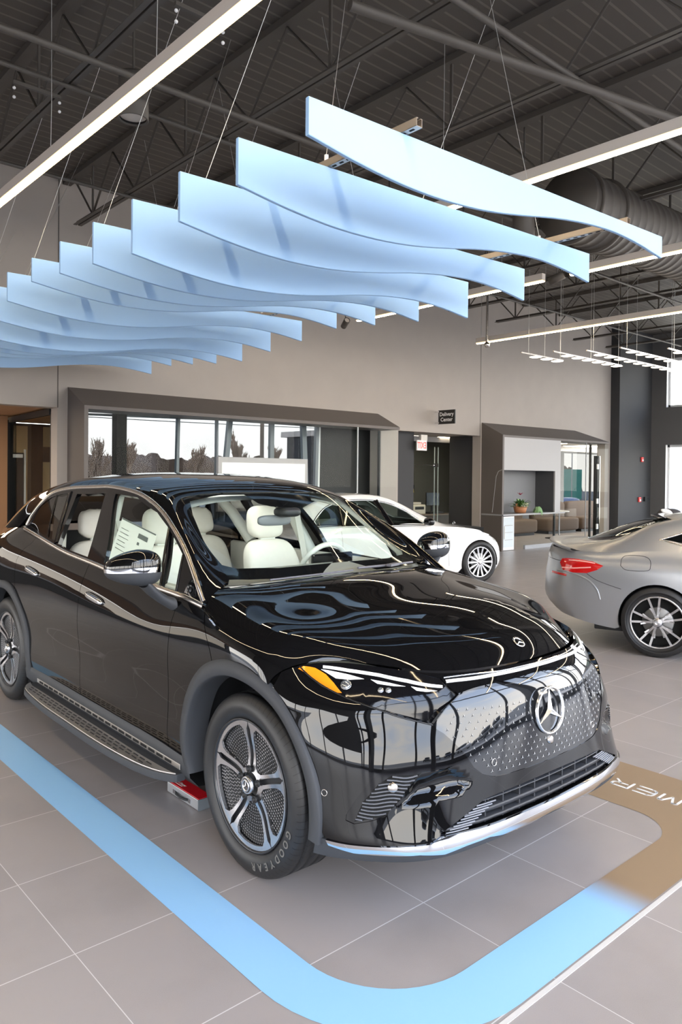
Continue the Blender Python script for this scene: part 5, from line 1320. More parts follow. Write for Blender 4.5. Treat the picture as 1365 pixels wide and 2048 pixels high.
def cabin(car):
    seat('front', car, -1.52, -.40, rake=.36, hb=.60, zb=.66); seat('front', car, -1.52, .40, rake=.36, hb=.60, zb=.66)
    for y in (-.42, .42): seat('rear', car, -2.55, y, .56, .30, .68, .54, cover=True)
    # stitched panels on seat backs
    mb = MB()
    for y in (-.40, .40):
        for dy in (-.13, -.065, 0, .065, .13): mb.bar((-1.515 - .02, y + dy, .75), (-1.575 - .13, y + dy * .9, 1.16), .003)
    mb.build('seat_stitching', M_cream, car)
    # dashboard: long rounded shelf below the screen
    def dw(p): return Vector((p.x + .12 * (1 - (p.y / .74) ** 2) * .5, p.y, p.z))
    MB().sheet(superbox((-.80, 0, 1.065), (.27, .73, .105), 3.2, 40, 16, dw), True).build('dashboard', M_dash, car)
    V, F = text_mesh('Airbag', .03, 0, 0); MB().add([Vector((-.62 + v.y * .9, -.42 + v.x, 1.128)) for v in V], F).build('airbag_lettering', M_void, car) if False else None
    mb = MB().box((-1.0, .37, 1.16), (.03, .33, .09)); mb.build('driver_display', M_gloss, car, bevel=.01)
    mb = MB(); Mt = Matrix.Translation((-1.14, .40, 1.085)) @ Matrix.Rotation(math.radians(-66), 4, 'Y')
    mb.tube([(Mt @ Vector((.185 * math.cos(a), .185 * math.sin(a), 0))) for a in np.linspace(0, 2 * math.pi, 41)[:-1]], .017, 10, False, True)
    for a in (.15, math.pi - .15, -math.pi / 2): 
        pass
    mb.build('steering_wheel', M_cream, car)
    mb = MB(); mb.sheet(superbox((0, 0, 0), (.06, .085, .03), 3), True)
    mb.V = [tuple(Mt @ Vector(v)) for v in mb.V]; mb.bar(Mt @ Vector((0, -.17, 0)), Mt @ Vector((0, .17, 0)), .035, .015); mb.build('steering_hub', M_cream, car)
    # headliner, door linings and pillars
    mb = MB()
    G = []
    for x in np.linspace(-1.16, -3.3, 14):
        zc = float(np.interp(-x, [1.16, 1.5, 2.0, 2.5, 3.0, 3.3], [1.545, 1.60, 1.635, 1.635, 1.60, 1.55])); G.append([Vector((x, y, zc - .05 * (abs(y) / .6) ** 3)) for y in np.linspace(-.60, .60, 13)])
    mb.sheet(G); mb.build('headliner', M_cream, car)
    for sd in (-1, 1):
        mb = MB()
        mb.tube([(-.60, sd * .735, 1.12), (-.90, sd * .69, 1.315), (-1.22, sd * .62, 1.52)], [.022, .022, .022], 8)       # A pillar lining
        mb.tube([(-1.22, sd * .60, 1.52), (-1.7, sd * .59, 1.575), (-2.4, sd * .60, 1.59), (-3.0, sd * .63, 1.54)], .03, 8)
        mb.tube([(-1.74, sd * .80, 1.10), (-1.86, sd * .73, 1.35), (-1.95, sd * .63, 1.58)], [.055, .045, .04], 8)
        mb.tube([(-2.55, sd * .80, 1.15), (-2.72, sd * .72, 1.38), (-2.9, sd * .64, 1.55)], [.05, .045, .04], 8)
        mb.build('pillar_lining', M_cream, car)
        mb = MB(); mb.box((-1.75, sd * .835, .85), (2.3, .05, .56)); mb.build('door_lining', M_leather, car, bevel=.02)
        mb = MB(); mb.box((-1.3, sd * .80, .90), (.9, .06, .10)).box((-2.25, sd * .80, .92), (.7, .06, .10)); mb.build('arm_rest', M_cream, car, bevel=.02)
        mb = MB(); mb.bar((-1.80, sd * .70, 1.40), (-1.62, sd * .66, 1.0), .045, .004); mb.build('seat_belt', nmat('belt', (.55, .55, .5), .7), car)
    mb = MB(); mb.box((-1.9, 0, .50), (2.6, 1.6, .03)); mb.box((-1.75, 0, .66), (1.0, .22, .25)); mb.build('cabin_floor', M_dash, car)
    dl = bpy.data.lights.new('cabin_fill_light', 'AREA'); dl.shape = 'RECTANGLE'; dl.size = 1.2; dl.size_y = .7; dl.energy = 3.5; dl.color = (1, .98, .93); do = link('cabin_fill', dl, car, loc=(-1.9, 0, 1.57)); do.rotation_euler = (0, 0, 0)  # area light added under the headliner to brighten the cabin
    mb = MB(); mb.box((-3.15, 0, .95), (.06, 1.3, .6)); mb.build('luggage_screen', M_dark, car)
    # interior mirror and sensor housing under the screen top
    mb = MB().sheet(superbox((-1.02, -.07, 1.425), (.016, .12, .032), 3.5), True); mb.build('rear_view_mirror', nmat('mirror_grey', (.14, .15, .16), .35), car)
    mb = MB().sheet(superbox((-.985, 0, 1.475), (.07, .075, .03), 3), True); mb.build('sensor_housing', M_dark, car)
build_suv()
# ================================================================ the white sedan and the grey coupe
M_whitep = nmat('white_paint', (.80, .80, .79), .12, 0, .5, coat=.6)
M_greyp = nmat('satin_grey_paint', (.36, .37, .39), .30, .55, .5, coat=.15)
M_dglass = glass('dark_car_glass', (.25, .28, .27), 1.7)
M_lglass = glass('light_car_glass', (.55, .62, .58), 1.6)
M_disc = nmat('brake_disc', (.22, .22, .22), .4, .9)

def spoke_wheel(parent, x, y, side, R, rim, arms, face, name='wheel', w=.235, zc=None):
    e = (math.pi / 2, 0, 0) if side < 0 else (-math.pi / 2, 0, 0)
    mb = MB()
    for a0, a1, r0, r1, wd in arms:
        p = Vector((r0 * math.cos(a0), r0 * math.sin(a0), .100)); q = Vector((r1 * math.cos(a1), r1 * math.sin(a1), .104)); m_ = (p + q) / 2 + Vector((0, 0, -.006))
        for u, v in ((p, m_), (m_, q)): mb.bar(u, v, wd, .012)
    mb.lathe([(0, .112), (.028, .112), (.045, .104), (.050, .085)], 24)
    mb.lathe([(rim - .014, .104), (rim - .004, .108), (rim + .003, .104), (rim + .004, .096)], 56)
    o = mb.build(name, face, parent, (x, y, R), e)
    mb = MB(); tyre_mesh(mb, R, rim, w, 3, 64); mb.build('tyre', nmat('plain_tyre', (.014, .014, .015), .5), o)
    mb = MB(); mb.lathe([(rim + .002, .095), (rim - .008, .075), (rim - .02, .0), (rim - .02, -.1)], 48); mb.build('rim_barrel', M_rimdark, o)
    mb = MB(); mb.lathe([(.03, .055), (.135, .055), (.142, .05), (.142, .03)], 40); mb.build('brake_disc', M_disc, o)
    mb = MB(); mb.lathe([(0, .02), (rim - .02, .02)], 32); mb.build('wheel_back', M_void, o)
    mb = MB(); big_star(mb, (0, 0, .112), .024, Matrix.Identity(3), .3, .003, 24); mb.build('hub_star', M_chrome, o)
    return o

def grid_net(N, nu, nv, cut=None):                       # regular grid mesh data of a net
    U, V = np.meshgrid(np.linspace(0, 1, nu), np.linspace(0, 1, nv), indexing='ij')
    return N.ev(U.ravel(), V.ravel())

def edge_arch(cx, cz, R, a0, a1, n=24): return [(cx + R * math.cos(a), cz + R * math.sin(a)) for a in np.radians(np.linspace(a0, a1, n))]

def inv2(net, L, axes=(0, 2), mask=None):
    out = []; K = np.arange(len(net.G)) if mask is None else np.where(mask)[0]
    for p in L:
        j = K[((net.G[K][:, list(axes)] - p) ** 2).sum(1).argmin()]; q = np.array([net.gu[j], net.gv[j]])
        for _ in range(8):
            e = 1e-4; S = net.ev([q[0], q[0] + e, q[0] - e, q[0], q[0]], [q[1], q[1], q[1], q[1] + e, q[1] - e])[:, list(axes)]
            J = np.stack([(S[1] - S[2]) / (2 * e), (S[3] - S[4]) / (2 * e)], 1); st, *_ = np.linalg.lstsq(J, np.array(p) - S[0], rcond=None)
            q = np.clip(q + np.clip(st, -.04, .04), .0002, .9998)
        out.append(tuple(q))
    return out

def seam_line(mb, net, L, w=.006, sd=-1, off=.0, h=.0012): ribbon(mb, net, L, w, off, 40, sd, h)

# ---------------------------------------------------------------- coupe: local x forward, 0 = rear axle
hd = math.radians(160); car2 = thing('coupe', 'satin grey coupe with boot spoiler at the right edge, rear end towards the black SUV', 'car', (7.81, 3.62, 0), math.pi / 2 - hd)
Wz = [.22, .34, .50, .66, .80, .90, .965]
cols = [((-1.235, 0), [.16, .03, 0, .01, .03, .04, .055]), ((-1.20, .32), [.16, .03, 0, .01, .03, .04, .06]), ((-1.10, .58), [.15, .03, 0, .015, .04, .055, .09]), ((-.93, .755), [.09, .02, 0, .005, .02, .035, .05]),
        ((-.72, .84), None), ((-.45, .885), None), ((-.1, .905), None), ((.3, .90), None), ((.9, .885), None), ((1.6, .885), None), ((2.4, .895), None), ((2.9, .895), None), ((3.25, .82), None), ((3.50, .55), None), ((3.58, 0), None)]
inset_y = [.03, .015, 0, -.004, .004, .035, .10]
P = []
for (x, y), dx in cols:
    col = []
    for k, z in enumerate(Wz):
        d = dx[k] if dx else 0; yy = y - (inset_y[k] if y > .7 else inset_y[k] * .3 * (y > 0)); xx = x + d
        if x > 3.1: xx = x - [.05, 0, 0, .02, .06, .16, .30][k]
        zz = z + (.07 * (1 - k / 6) * max(0, min(1, (-.35 - x) / .5)) if x < -.35 else 0) if x < 2.6 else (z - (z - .3) * min(1, (x - 2.6) / 1.0) * .22)
        zz += (.035 if k == 6 and -.2 < x < 2.4 else 0)
        col.append((xx, yy, zz))
    P.append(col)
cw = Net(P, .6)
st0 = [(-.80, .745, .950), (-.93, .64, .975), (-1.06, .45, .995), (-1.13, .2, 1.005), (-1.155, 0, 1.008)]
st = [st0,
      [(-.62, .775, .955), (-.72, .62, 1.0), (-.88, .45, 1.01), (-1.0, .2, 1.005), (-1.02, 0, 1.005)],
      [(-.42, .80, .965), (-.43, .655, 1.06), (-.55, .50, 1.055), (-.76, .25, 1.03), (-.83, 0, 1.03)],
      [(-.18, .805, .985), (-.18, .63, 1.15), (-.24, .52, 1.19), (-.40, .27, 1.19), (-.46, 0, 1.19)],
      [(.12, .80, .995), (.08, .61, 1.245), (.03, .51, 1.292), (-.06, .27, 1.305), (-.09, 0, 1.307)],
      [(.5, .79, .99), (.5, .60, 1.315), (.48, .50, 1.355), (.44, .27, 1.375), (.43, 0, 1.378)],
      [(1.1, .785, .975), (1.1, .59, 1.345), (1.1, .50, 1.380), (1.1, .27, 1.398), (1.1, 0, 1.40)],
      [(1.7, .785, .955), (1.65, .60, 1.315), (1.6, .51, 1.35), (1.55, .27, 1.378), (1.52, 0, 1.385)],
      [(2.4, .79, .92), (2.30, .66, 1.09), (2.2, .56, 1.12), (2.3, .27, 1.02), (2.32, 0, 1.02)],
      [(3.0, .76, .83), (2.95, .66, .90), (2.9, .52, .92), (2.9, .27, .93), (2.9, 0, .93)],
      [(3.28, .62, .76), (3.36, .5, .77), (3.42, .4, .775), (3.46, .2, .78), (3.48, 0, .78)]]
ct = Net(st, .6)
arR = edge_arch(0, .335, .358, -14, 194); arF = edge_arch(2.84, .335, .358, -14, 194)
low = inv2(cw, [(-.50, .21), (-.44, .22)], mask=(cw.gu < .5))
side_mask = (cw.gu > .25) & (cw.gu < .85)
tl = [(-.985, .735, .835), (-.955, .745, .885), (-.90, .77, .893), (-.75, .815, .888), (-.60, .845, .868), (-.50, .865, .836), (-.56, .86, .79), (-.66, .85, .752), (-.80, .825, .745), (-.93, .79, .755)]
uvw = lambda L: [tuple(q) for q in cw.inv(L)]
arRi = inv2(cw, arR, mask=side_mask); arFi = inv2(cw, arF, mask=(cw.gu > .4) & (cw.gu < .97))
base = [(0, .001)] + [(u, .001) for u in np.linspace(.04, arRi[-1][0] - .01, 12)] + arRi[::-1] + [(u, .001) for u in np.linspace(arRi[0][0] + .01, arFi[-1][0] - .01, 8)] + arFi[::-1] + [(u, .001) for u in np.linspace(arFi[0][0] + .01, .99, 6)] + [(1, .001), (1, .999)] + [(u, .999) for u in np.linspace(.97, .03, 30)] + [(0, .999)]
patch('body_side', cw, base, M_greyp, car2, holes=[uvw(tl)], join=True, step=.04, depth=.02, centre=(1.2, 0, .5))
for sd in (-1, 1):
    o = patch('tail_light', cw, uvw(tl), M_redl, car2, sides=(sd,), off=.003, step=.03, depth=.02, centre=(1.2, 0, .5))[0]
    mb = MB(); ribbon(mb, cw, [(-.95, .765, .785), (-.80, .815, .79), (-.62, .855, .812)], .012, .004, 20, sd, .002); ribbon(mb, cw, [(-.86, .79, .87), (-.70, .83, .866), (-.58, .85, .852)], .010, .004, 20, sd, .002); mb.build('lamp_strips', nmat('pink_lamp', (.9, .42, .38), .2), o)
# top: body with quarter windows and rear screen
uvt2 = lambda L: [tuple(q) for q in ct.inv(L)]
qw = [(.0, .675, 1.085), (.2, .66, 1.165), (.35, .62, 1.235), (.6, .595, 1.30), (1.1, .59, 1.332), (1.6, .605, 1.30), (1.95, .63, 1.20), (2.25, .70, 1.04), (1.6, .77, 1.0), (.9, .77, 1.01), (.35, .755, 1.03)]
rg = [(-.47, .585, 1.072), (-.20, .545, 1.18), (.02, .50, 1.288), (-.04, .33, 1.298), (-.075, .15, 1.303), (-.085, 0, 1.304), (-.80, 0, 1.035), (-.74, .25, 1.038), (-.60, .46, 1.055)]
ws2 = [(1.62, .50, 1.345), (2.1, .57, 1.15), (2.28, .55, 1.03), (2.33, .3, 1.02), (2.33, 0, 1.02), (1.56, 0, 1.375), (1.58, .27, 1.37)]
def c0(L, net): return [(q[0], 1.0 if abs(p3[1]) < 1e-6 else q[1]) for p3, q in zip(L, net.inv(L))]
RG, WS = c0(rg, ct), c0(ws2, ct)
k1 = [i for i, p in enumerate(rg) if p[1] == 0]
outline = [(.0005, .0005), (.0005, .5), (.0005, 1.0)] + [RG[6], RG[7], RG[8], RG[0], RG[1], RG[2], RG[3], RG[4], RG[5]] + [WS[5], WS[6], WS[0], WS[1], WS[2], WS[3], WS[4]] + [(.9995, 1.0), (.9995, .5), (.9995, .0005)] + [(u, .0005) for u in np.linspace(.95, .05, 20)]
patch('body_top', ct, outline, M_greyp, car2, holes=[uvt2(qw)], join=True, step=.045, depth=.012, centre=(1.2, 0, .5))
patch('rear_screen', ct, RG, M_dglass, car2, join=True, off=-.002, step=.08, depth=0, centre=(1.2, 0, .5))
patch('windscreen', ct, WS, M_dglass, car2, join=True, off=-.002, step=.08, depth=0, centre=(1.2, 0, .5))
for sd in (-1, 1):
    patch('side_window', ct, uvt2(qw), M_dglass, car2, sides=(sd,), off=-.004, step=.08, depth=0, centre=(1.2, 0, .5))
    mb = MB(); L = [(-.01, .68, 1.08), (.2, .66, 1.172), (.35, .62, 1.24), (.6, .595, 1.307), (1.1, .59, 1.34)]; ribbon(mb, ct, L, .014, .001, 40, sd, .004); ribbon(mb, ct, [(-.01, .68, 1.08), (.35, .757, 1.025), (.9, .775, 1.003), (1.6, .775, .995)], .014, .001, 40, sd, .004); mb.build('chrome_trim', M_chrome, car2)
    # shut lines, fuel flap, bumper line
    mb = MB(); ff = [(-.34, .85), (-.33, .92), (-.28, .948), (-.14, .948), (-.08, .92), (-.07, .86), (-.10, .818), (-.28, .812), (-.34, .85)]
    q = inv2(cw, ff, mask=side_mask); p3 = cw.ev([a[0] for a in q], [a[1] for a in q]); ribbon(mb, cw, p3, .005, 0, 60, sd, .001)
    q = inv2(cw, [(-.66, .748), (-.58, .70), (-.48, .665), (-.33, .625)], mask=side_mask); ribbon(mb, cw, cw.ev([a[0] for a in q], [a[1] for a in q]), .005, 0, 20, sd, .001)
    q = cw.ev(np.array([.001, .08, .16, .20]), np.array([.80, .80, .79, .775])); ribbon(mb, cw, q, .006, 0, 20, sd, .001)
    mb.build('shut_line', M_dark, car2)
    # bumper vent fold and reflector
    mb = MB(); ribbon(mb, cw, cw.ev(np.array([.13, .2, .27, .30, .31]), np.array([.60, .60, .52, .38, .24])), .02, -.002, 30, sd, .006); mb.build('bumper_fold', M_greyp, car2)
    mb = MB(); ribbon(mb, cw, cw.ev(np.array([.10, .15, .19]), np.array([.54, .54, .535])), .022, .002, 12, sd, .003); mb.build('rear_reflector', M_redl, car2)
    mb = MB(); ribbon(mb, cw, cw.ev(np.array([.06, .1, .14]), np.array([.36, .36, .36])), .05, .0, 12, sd, .006); mb.build('exhaust_surround', M_chrome, car2)
mb = MB(); G = []
for t_, p in enumerate(smooth_line(st0[::-1] , 30)):
    G.append([Vector((p[0] + a, p[1], p[2] + b)) for a, b in ((.10, -.004), (.02, .018), (-.035, .030), (-.045, .022), (-.01, -.01))])
G = [[Vector((v.x, -v.y, v.z)) for v in r] for r in G[::-1]] + G[1:]
mb.sheet(G); mb.build('boot_spoiler', M_greyp, car2, fix=True)
mb = MB(); G = []
for y in np.linspace(-.5, .5, 21): G.append([Vector((-.09 + .13 * (abs(y) / .5) ** 2 + a, y, 1.31 - .02 * (abs(y) / .5) ** 2 + b)) for a, b in ((.06, .0), (.0, .018), (-.07, .012), (-.075, .004), (.0, -.004))])
mb.sheet(G); mb.build('roof_spoiler', M_gloss, car2, fix=True)
mb = MB(); mb.sheet(superbox((-.02, .10, 1.345), (.05, .012, .030), 2.4, 16, 10, lambda p: Vector((p.x - p.z * .8, p.y, p.z))), True); mb.build('antenna_fin', M_white, car2)
mb = MB(); mb.box((-.80, 0, .33), (.25, 1.1, .10)).box((1.2, 0, .22), (3.6, 1.5, .06)); mb.build('diffuser', M_dark, car2, bevel=.01)
MB().box((1.0, 0, .62), (2.9, 1.4, .5)).build('cabin_tub', M_void, car2)
for sx in (0, 2.84):
    for sd in (-1, 1):
        G = []
        for a in np.radians(np.linspace(-10, 190, 24)): G.append([Vector((sx + r * math.cos(a), yy * sd, .335 + r * math.sin(a))) for yy, r in ((.885, .358), (.80, .362), (.62, .362), (.60, .02))])
        MB().sheet(G).build('wheel_well', M_void, car2)
arms = []
for k in range(5):
    a = math.radians(90 + 72 * k + 8)
    for s in (-1, 1):
        arms.append((a + s * .16, a + s * .215, .045, .243, .020)); arms.append((a + s * .14, a + s * .34, .06, .15, .012))
for sx in (0, 2.84):
    for sd in (-1, 1): spoke_wheel(car2, sx, sd * .80, sd, .335, .247, arms, M_rim)

# ---------------------------------------------------------------- sedan: local x forward, 0 = front axle
hd = math.radians(105); car3 = thing('sedan', 'white luxury sedan standing behind the black SUV in front of the glazed bay', 'car', (9.88, 8.36, 0), math.pi / 2 - hd)
cols = [(.76, 0), (.74, .3), (.66, .55), (.52, .74), (.33, .85), (.0, .90), (-.4, .905), (-1.0, .905), (-1.8, .905), (-2.6, .905), (-3.1, .90), (-3.5, .86), (-3.8, .72), (-3.92, .4), (-3.95, 0)]
zt = [.70, .705, .72, .755, .80, .85, .90, .92, .93, .935, .93, .92, .91, .90, .90]
P = []
for (x, y), z1 in zip(cols, zt):
    col = []
    for k, f in enumerate((0, .16, .38, .58, .76, .9, 1)):
        z = .19 + (z1 - .19) * f; iy = [.03, .01, 0, 0, .005, .022, .06][k] * (1 if y > .6 else .3 if y > 0 else 0)
        ix = ([.05, 0, -.005, .01, .05, .12, .2][k] if x > .25 else [-.04, 0, 0, -.01, -.02, -.05, -.09][k] if x < -3.6 else 0)
        ix *= (1 if abs(x - .5) < .3 or x < -3.6 else .6)
        col.append((x - ix, y - iy, z))
    P.append(col)
sw = Net(P, .6)
st = [[(.50, .0, .70)] * 5]
st = [[(.30, .74, .755), (.42, .56, .735), (.50, .38, .725), (.54, .2, .72), (.55, 0, .72)],
      [(.05, .82, .82), (.12, .64, .83), (.15, .42, .84), (.17, .2, .845), (.18, 0, .845)],
      [(-.35, .845, .885), (-.30, .68, .90), (-.26, .45, .915), (-.24, .2, .92), (-.23, 0, .92)],
      [(-.72, .845, .915), (-.66, .71, .95), (-.55, .5, .965), (-.50, .2, .97), (-.49, 0, .97)],
      [(-1.15, .845, .93), (-1.13, .66, 1.12), (-1.02, .5, 1.165), (-.92, .2, 1.18), (-.90, 0, 1.185)],
      [(-1.6, .845, .94), (-1.6, .59, 1.325), (-1.50, .5, 1.355), (-1.40, .2, 1.375), (-1.38, 0, 1.38)],
      [(-2.1, .845, .94), (-2.1, .575, 1.36), (-2.1, .48, 1.40), (-2.1, .2, 1.422), (-2.1, 0, 1.425)],
      [(-2.6, .84, .94), (-2.6, .59, 1.29), (-2.65, .49, 1.335), (-2.7, .2, 1.36), (-2.72, 0, 1.36)],
      [(-3.0, .82, .94), (-3.05, .65, 1.07), (-3.15, .50, 1.10), (-3.25, .2, 1.10), (-3.3, 0, 1.10)],
      [(-3.5, .78, .935), (-3.55, .6, .95), (-3.6, .4, .96), (-3.62, .2, .96), (-3.63, 0, .96)],
      [(-3.72, .6, .91), (-3.8, .45, .92), (-3.84, .3, .925), (-3.87, .15, .925), (-3.88, 0, .925)]]
stp = Net(st, .6)
arF = edge_arch(0, .335, .355, -14, 194); arR = edge_arch(-2.95, .335, .355, -14, 194)
aF = inv2(sw, arF, mask=(sw.gu > .15) & (sw.gu < .6)); aR = inv2(sw, arR, mask=(sw.gu > .5) & (sw.gu < .9))
base = [(0, .001)] + [(u, .001) for u in np.linspace(.04, aF[0][0] - .01, 8)] + aF + [(u, .001) for u in np.linspace(aF[-1][0] + .01, aR[0][0] - .01, 8)] + aR + [(u, .001) for u in np.linspace(aR[-1][0] + .01, .98, 6)] + [(1, .001), (1, .999)] + [(u, .999) for u in np.linspace(.98, .02, 34)] + [(0, .999)]
hl3 = [(.30, .815, .715), (.42, .745, .705), (.50, .66, .695), (.545, .60, .665), (.565, .60, .62), (.50, .72, .625), (.40, .80, .655)]
patch('body_side', sw, base, M_whitep, car3, holes=[[tuple(q) for q in sw.inv(hl3)]], join=True, step=.045, depth=.02, centre=(-1.6, 0, .5))
for sd in (-1, 1): patch('headlight', sw, [tuple(q) for q in sw.inv(hl3)], nmat('clear_lamp', (.55, .56, .58), .1, .5), car3, sides=(sd,), off=.001, step=.04, depth=.02, centre=(-1.6, 0, .5))
uvs_ = lambda L: [tuple(q) for q in stp.inv(L)]
dl = [(-.98, .80, .955), (-1.22, .665, 1.14), (-1.50, .62, 1.26), (-1.9, .60, 1.325), (-2.3, .60, 1.31), (-2.62, .64, 1.22), (-2.84, .75, 1.04), (-2.82, .81, .965), (-2.2, .83, .955), (-1.5, .83, .955)]
wsx = [(-.72, .62, .965), (-.56, .45, .967), (-.51, .2, .972), (-.50, 0, .972), (-1.36, 0, 1.372), (-1.38, .2, 1.368), (-1.47, .47, 1.345), (-1.1, .55, 1.145)]
rgx = [(-2.75, 0, 1.345), (-2.72, .2, 1.345), (-2.68, .44, 1.32), (-3.05, .50, 1.13), (-3.2, .3, 1.09), (-3.25, 0, 1.09)]
WS3, RG3 = c0(wsx, stp), c0(rgx, stp)
outline = [(.0005, .0005), (.0005, .5), (.0005, 1.0), WS3[3], WS3[2], WS3[1], WS3[0], WS3[7], WS3[6], WS3[5], WS3[4], RG3[0], RG3[1], RG3[2], RG3[3], RG3[4], RG3[5], (.9995, 1.0), (.9995, .5), (.9995, .0005)] + [(u, .0005) for u in np.linspace(.95, .05, 20)]
patch('body_top', stp, outline, M_whitep, car3, holes=[uvs_(dl)], join=True, step=.05, depth=.015, centre=(-1.6, 0, .5))
patch('windscreen', stp, WS3, M_dglass, car3, join=True, off=-.002, step=.08, depth=0, centre=(-1.6, 0, .5))
patch('rear_screen', stp, RG3, M_dglass, car3, join=True, off=-.002, step=.08, depth=0, centre=(-1.6, 0, .5))
for sd in (-1, 1):
    patch('side_window', stp, uvs_(dl), M_lglass, car3, sides=(sd,), off=-.006, step=.08, depth=0, centre=(-1.6, 0, .5))
    mb = MB()
    ribbon(mb, stp, [(-.96, .80, .95), (-1.22, .665, 1.15), (-1.50, .62, 1.27), (-1.9, .60, 1.333), (-2.3, .60, 1.318), (-2.62, .64, 1.228), (-2.85, .75, 1.04), (-2.84, .81, .96)], .018, .001, 60, sd, .004); mb.build('chrome_trim', M_chrome, car3)
    mb = MB(); ribbon(mb, stp, [(-1.60, .835, .945), (-1.76, .60, 1.325)], .10, .001, 10, sd, .004); ribbon(mb, stp, [(-2.42, .835, .945), (-2.40, .605, 1.305)], .05, .001, 10, sd, .004); ribbon(mb, stp, [(-.95, .835, .948), (-2.84, .82, .952)], .014, .001, 30, sd, .003); mb.build('window_pillar', M_gloss, car3)
    mb = MB()
    for xs_ in (-.62, -1.66, -2.45):
        q = inv2(sw, [(xs_ - .02, .88), (xs_, .6), (xs_ + .03, .3)], mask=(sw.gu > .25) & (sw.gu < .85)); ribbon(mb, sw, sw.ev([a[0] for a in q], [a[1] for a in q]), .006, 0, 12, sd, .001)
    mb.build('shut_line', M_niche, car3)
    mb = MB(); mb.sheet(superbox((-1.02, sd * .97, 1.0), (.06, .10, .06), 3, 18, 12), True); mb.build('side_mirror', M_gloss, car3)
    for sx in (0, -2.95):
        G = []
        for a in np.radians(np.linspace(-10, 190, 24)): G.append([Vector((sx + r * math.cos(a), yy * sd, .335 + r * math.sin(a))) for yy, r in ((.885, .355), (.80, .36), (.62, .36), (.60, .02))])
        MB().sheet(G).build('wheel_well', M_void, car3)
for sd in (-1, 1):
    G = superbox((-1.75, sd * .36, .90), (.10, .24, .34), 3.5, 20, 12, lambda p: Vector((p.x - p.z * .3, p.y, p.z))); MB().sheet(G, True).build('seat', nmat('grey_seat', (.10, .10, .10), .7), car3)
MB().box((-1.6, 0, .60), (3.6, 1.45, .55)).build('cabin_tub', M_void, car3)
mb = MB(); big_star(mb, (.12, 0, .90), .034, Matrix(((0, 0, 1), (1, 0, 0), (0, 1, 0))), .2, .004, 28); mb.tube([(.12, 0, .84), (.12, 0, .87)], .004, 6); mb.build('hood_ornament', M_chrome, car3)
arms = []
for k in range(14):
    a = 2 * math.pi * k / 14; arms.append((a - .10, a - .045, .045, .235, .011)); arms.append((a + .10, a + .045, .045, .235, .011))
for sx in (0, -2.95):
    for sd in (-1, 1): spoke_wheel(car3, sx, sd * .80, sd, .335, .243, arms, M_rim)
# ================================================================ what stands behind and beside: signs, office, lounge, outdoors
M_sign = nmat('sign_black', (.012, .012, .012), .4); M_swhite = nmat('sign_white', (.85, .85, .85), .5)
# Delivery Center blade sign, standing out from the wall
t = thing('wall_sign', 'black projecting sign reading Delivery Center above the passage', 'sign', (12.45, 10.93, 2.97))
MB().box((0, -.33, 0), (.025, .46, .30)).build('sign_board', M_sign, t)
V, F = text_mesh('Delivery\nCenter', .115, .001, .0015)
MB().add([Vector((-.0135 - v.z, -.33 - v.x, v.y + .0)) for v in V], F).build('sign_text', M_swhite, t)
for z in (-.12, .12): MB().box((0, -.06, z), (.03, .12, .03)).build('bracket', M_chrome, t)
# exit sign seen from its back (letters reversed)
t = thing('exit_sign', 'small red and white exit sign hanging in the passage, letters reversed', 'sign', (12.16, 11.06, 2.36))
MB().box((0, 0, 0), (.31, .03, .22)).build('sign_plate', nmat('exit_plate', (.80, .72, .70), .4), t)
V, F = text_mesh('EXIT', .19, .001, .004)
MB().add([Vector((-v.x * .72, -.0165 - v.z, v.y - .005)) for v in V], [f[::-1] for f in F]).build('exit_letters', nmat('exit_red', (.80, .06, .05), .4, emit=(1, .08, .05), es=.6), t)
MB().box((.06, 0, .17), (.20, .05, .12)).build('sign_mount', nmat('mount_cream', (.62, .58, .52), .5), t)
# glass office front inside the passage
t = thing('glass_partition', 'clear glass office wall with door clamps under the passage ceiling', 'glass partition', (13.4, 12.15, 0))
MB().box((.0, 0, 1.27), (2.3, .012, 2.5)).build('glass_pane', M_bglass, t)
for x in (-.57, .42, .55): MB().box((x, -.01, 1.2), (.012, .02, 2.4)).build('glass_edge', nmat('glass_edge_%d' % int(x * 100 + 99), (.45, .52, .50), .3), t)
MB().box((-.08, -.01, 1.96), (1.0, .02, .012)).build('door_top_edge', M_satin, t)
for x in (-.57, .46): MB().box((x, -.02, 1.96), (.13, .04, .09)).build('clamp', M_chrome, t)
MB().box((0, .0, 2.58), (2.4, .12, .12)).build('ceiling_channel', M_niche, t)
t = thing('office_desk', 'brown curved office desk behind the passage glass', 'desk', (14.35, 12.95, 0))
MB().box((0, 0, .72), (1.7, .60, .04)).build('desk_top', nmat('desk_brown', (.16, .11, .08), .4), t, bevel=.01)
MB().box((.0, -.26, .36), (1.6, .04, .70)).build('modesty_panel', nmat('desk_dark', (.06, .045, .035), .5), t)
for x in (-.8, .8): MB().box((x, 0, .35), (.04, .56, .70)).build('desk_side', nmat('desk_dark2', (.06, .045, .035), .5), t)
t = thing('printer', 'cream desktop printer on the office desk', 'printer', (13.95, 12.9, .74))
MB().box((0, 0, .12), (.46, .34, .24)).build('printer_body', nmat('printer_cream', (.62, .56, .46), .5), t, bevel=.02)
MB().box((0, -.172, .155), (.32, .01, .07)).build('display_slot', M_dark, t)
MB().box((.0, .02, .27), (.30, .22, .05)).build('paper_tray', nmat('printer_grey', (.45, .42, .38), .5), t, bevel=.01)
MB().box((-.29, 0, .13), (.10, .26, .20)).build('side_feeder', nmat('printer_cream2', (.55, .50, .42), .5), t, bevel=.015)
t = thing('monitor', 'black monitor on the office desk right of the printer', 'monitor', (14.85, 13.1, .74))
